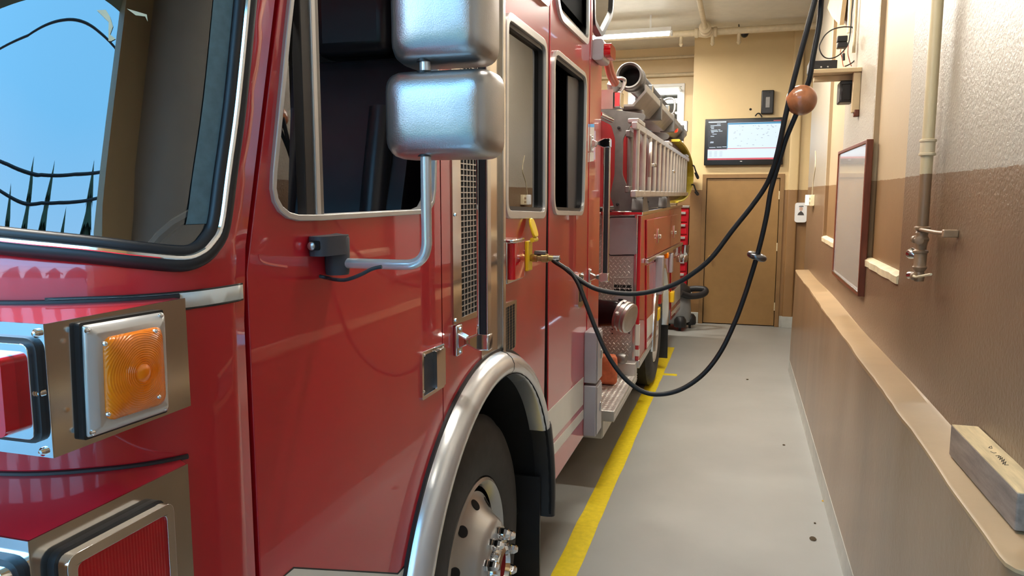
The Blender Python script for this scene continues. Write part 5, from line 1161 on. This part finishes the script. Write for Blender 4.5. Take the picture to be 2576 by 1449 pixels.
# ================================================================== CEILING SERVICES
def rod(name, label, cat, pts, r, mt='pipe_cream', group=None, sub=0): return tag(obj(name, MB().tube(pts, r, 14, sub=sub), mt), label, cat, group)
YP = 10.2
xA, zA_ = Bk(1800, 80, YP); zP = zA_; xT = Bk(1776, 80, YP)[0]
mn = thing('sprinkler_main', 'cream sprinkler pipe with a tee running across under the ceiling', 'pipe', (xT, YP, zP))
obj('cross_pipe', MB().cyl((-5.9, YP, zP), (0.94, YP, zP), .042, n=20), 'pipe_cream', mn)
obj('tee', MB().lathe([(.05, -.14), (.062, -.13), (.062, -.10), (.054, -.09), (.07, 0), (.054, .09), (.062, .10), (.062, .13), (.05, .14)], (xT, YP, zP), (1, 0, 0), 24), 'pipe_cream', mn)
obj('branch_collar', MB().lathe([(.05, 0), (.05, .06), (.075, .07), (.075, .11), (.055, .12), (.055, .19), (.07, .2), (.075, .25), (.05, .27)], (xT, YP, zP + .0), (0, -1, .06), 24), 'pipe_cream', mn)
obj('branch_pipe', MB().cyl((xT, YP - .2, zP + .01), (xT, -.9, zP + .02), .03, n=18), 'pipe_cream', mn)
for k, (pxl, L_) in enumerate(((1714, .09), (1793, .10), (1859, .10))):
    x = Bk(pxl, 90, YP)[0]; obj('drop', MB().lathe([(.022, 0), (.022, -L_), (.03, -L_ - .01), (.012, -L_ - .04)], (x, YP, zP - .03), (0, 0, 1), 14), 'pipe_cream', mn)
x, z = Bk(1873, 85, YW - .25)
dc = thing('dome_camera', 'small black dome camera under the ceiling pipe by the back wall', 'camera', (x, YW - .25, z)); obj('mount', MB().lathe([(.05, .05), (.06, .0)], (x, YW - .25, z), (0, 0, 1), 18), 'black_plastic', dc); obj('dome', MB().ball((x, YW - .25, z), .05, 20), 'black_gloss', dc); obj('stem', MB().cyl((x, YW - .25, z + .04), (x, YW - .25, ZC), .015, n=10), 'black_plastic', dc)
rod('ceiling_wire', 'thin dark wire hanging from the ceiling onto the sprinkler pipe', 'cable', [D(1857, -40, 8.6), D(1857, 20, 9.0), D(1859, 68, 9.7)], .008, 'black_plastic')
for i, (yy, zz_, rr_) in enumerate(((YL - .05, 3.80, .022), (YL - .06, 3.55, .028))):
    rod('wall_conduit', ['upper cream conduit along the far wall under the ceiling', 'lower cream conduit along the far wall above the office window'][i], 'conduit', [(-5.9, yy, zz_), (-.68, yy, zz_)], rr_, 'pipe_cream', 'far wall conduits')
rod('corner_conduit', 'slim cream conduit running down the corner beside the office window', 'conduit', [(-.70, YL - .05, 1.9), (-.70, YL - .05, 3.5)], .02)
# debris on the floor
for i, (p, s_, mt) in enumerate((((2045, 1356), .018, 'leaf'), ((2070, 1261), .007, 'flower'), ((2050, 1317), .006, 'leaf'), ((1972, 1120), .01, 'leaf'), ((1880, 955), .012, 'leaf'))):
    c = U(p[0], p[1], 2, 0); bm_ = MB().loft([[(c.x + s_ * k_ * math.cos(a) * 1.0, c.y + s_ * k_ * 1.6 * math.sin(a), h) for a in [2 * PI * j / 9 for j in range(9)]] for k_, h in ((1, .0016), (.9, .004), (.3, .006))])
    tag(obj('floor_debris', bm_, mt), ['dry dark leaf on the floor nearest the camera beside the low wall', 'tiny yellow petal on the floor against the baseboard', 'tiny dark crumb on the floor between the leaf and the petal', 'small dark scrap on the floor in mid aisle near the baseboard', 'small dark scrap on the floor far down the aisle'][i], 'debris')
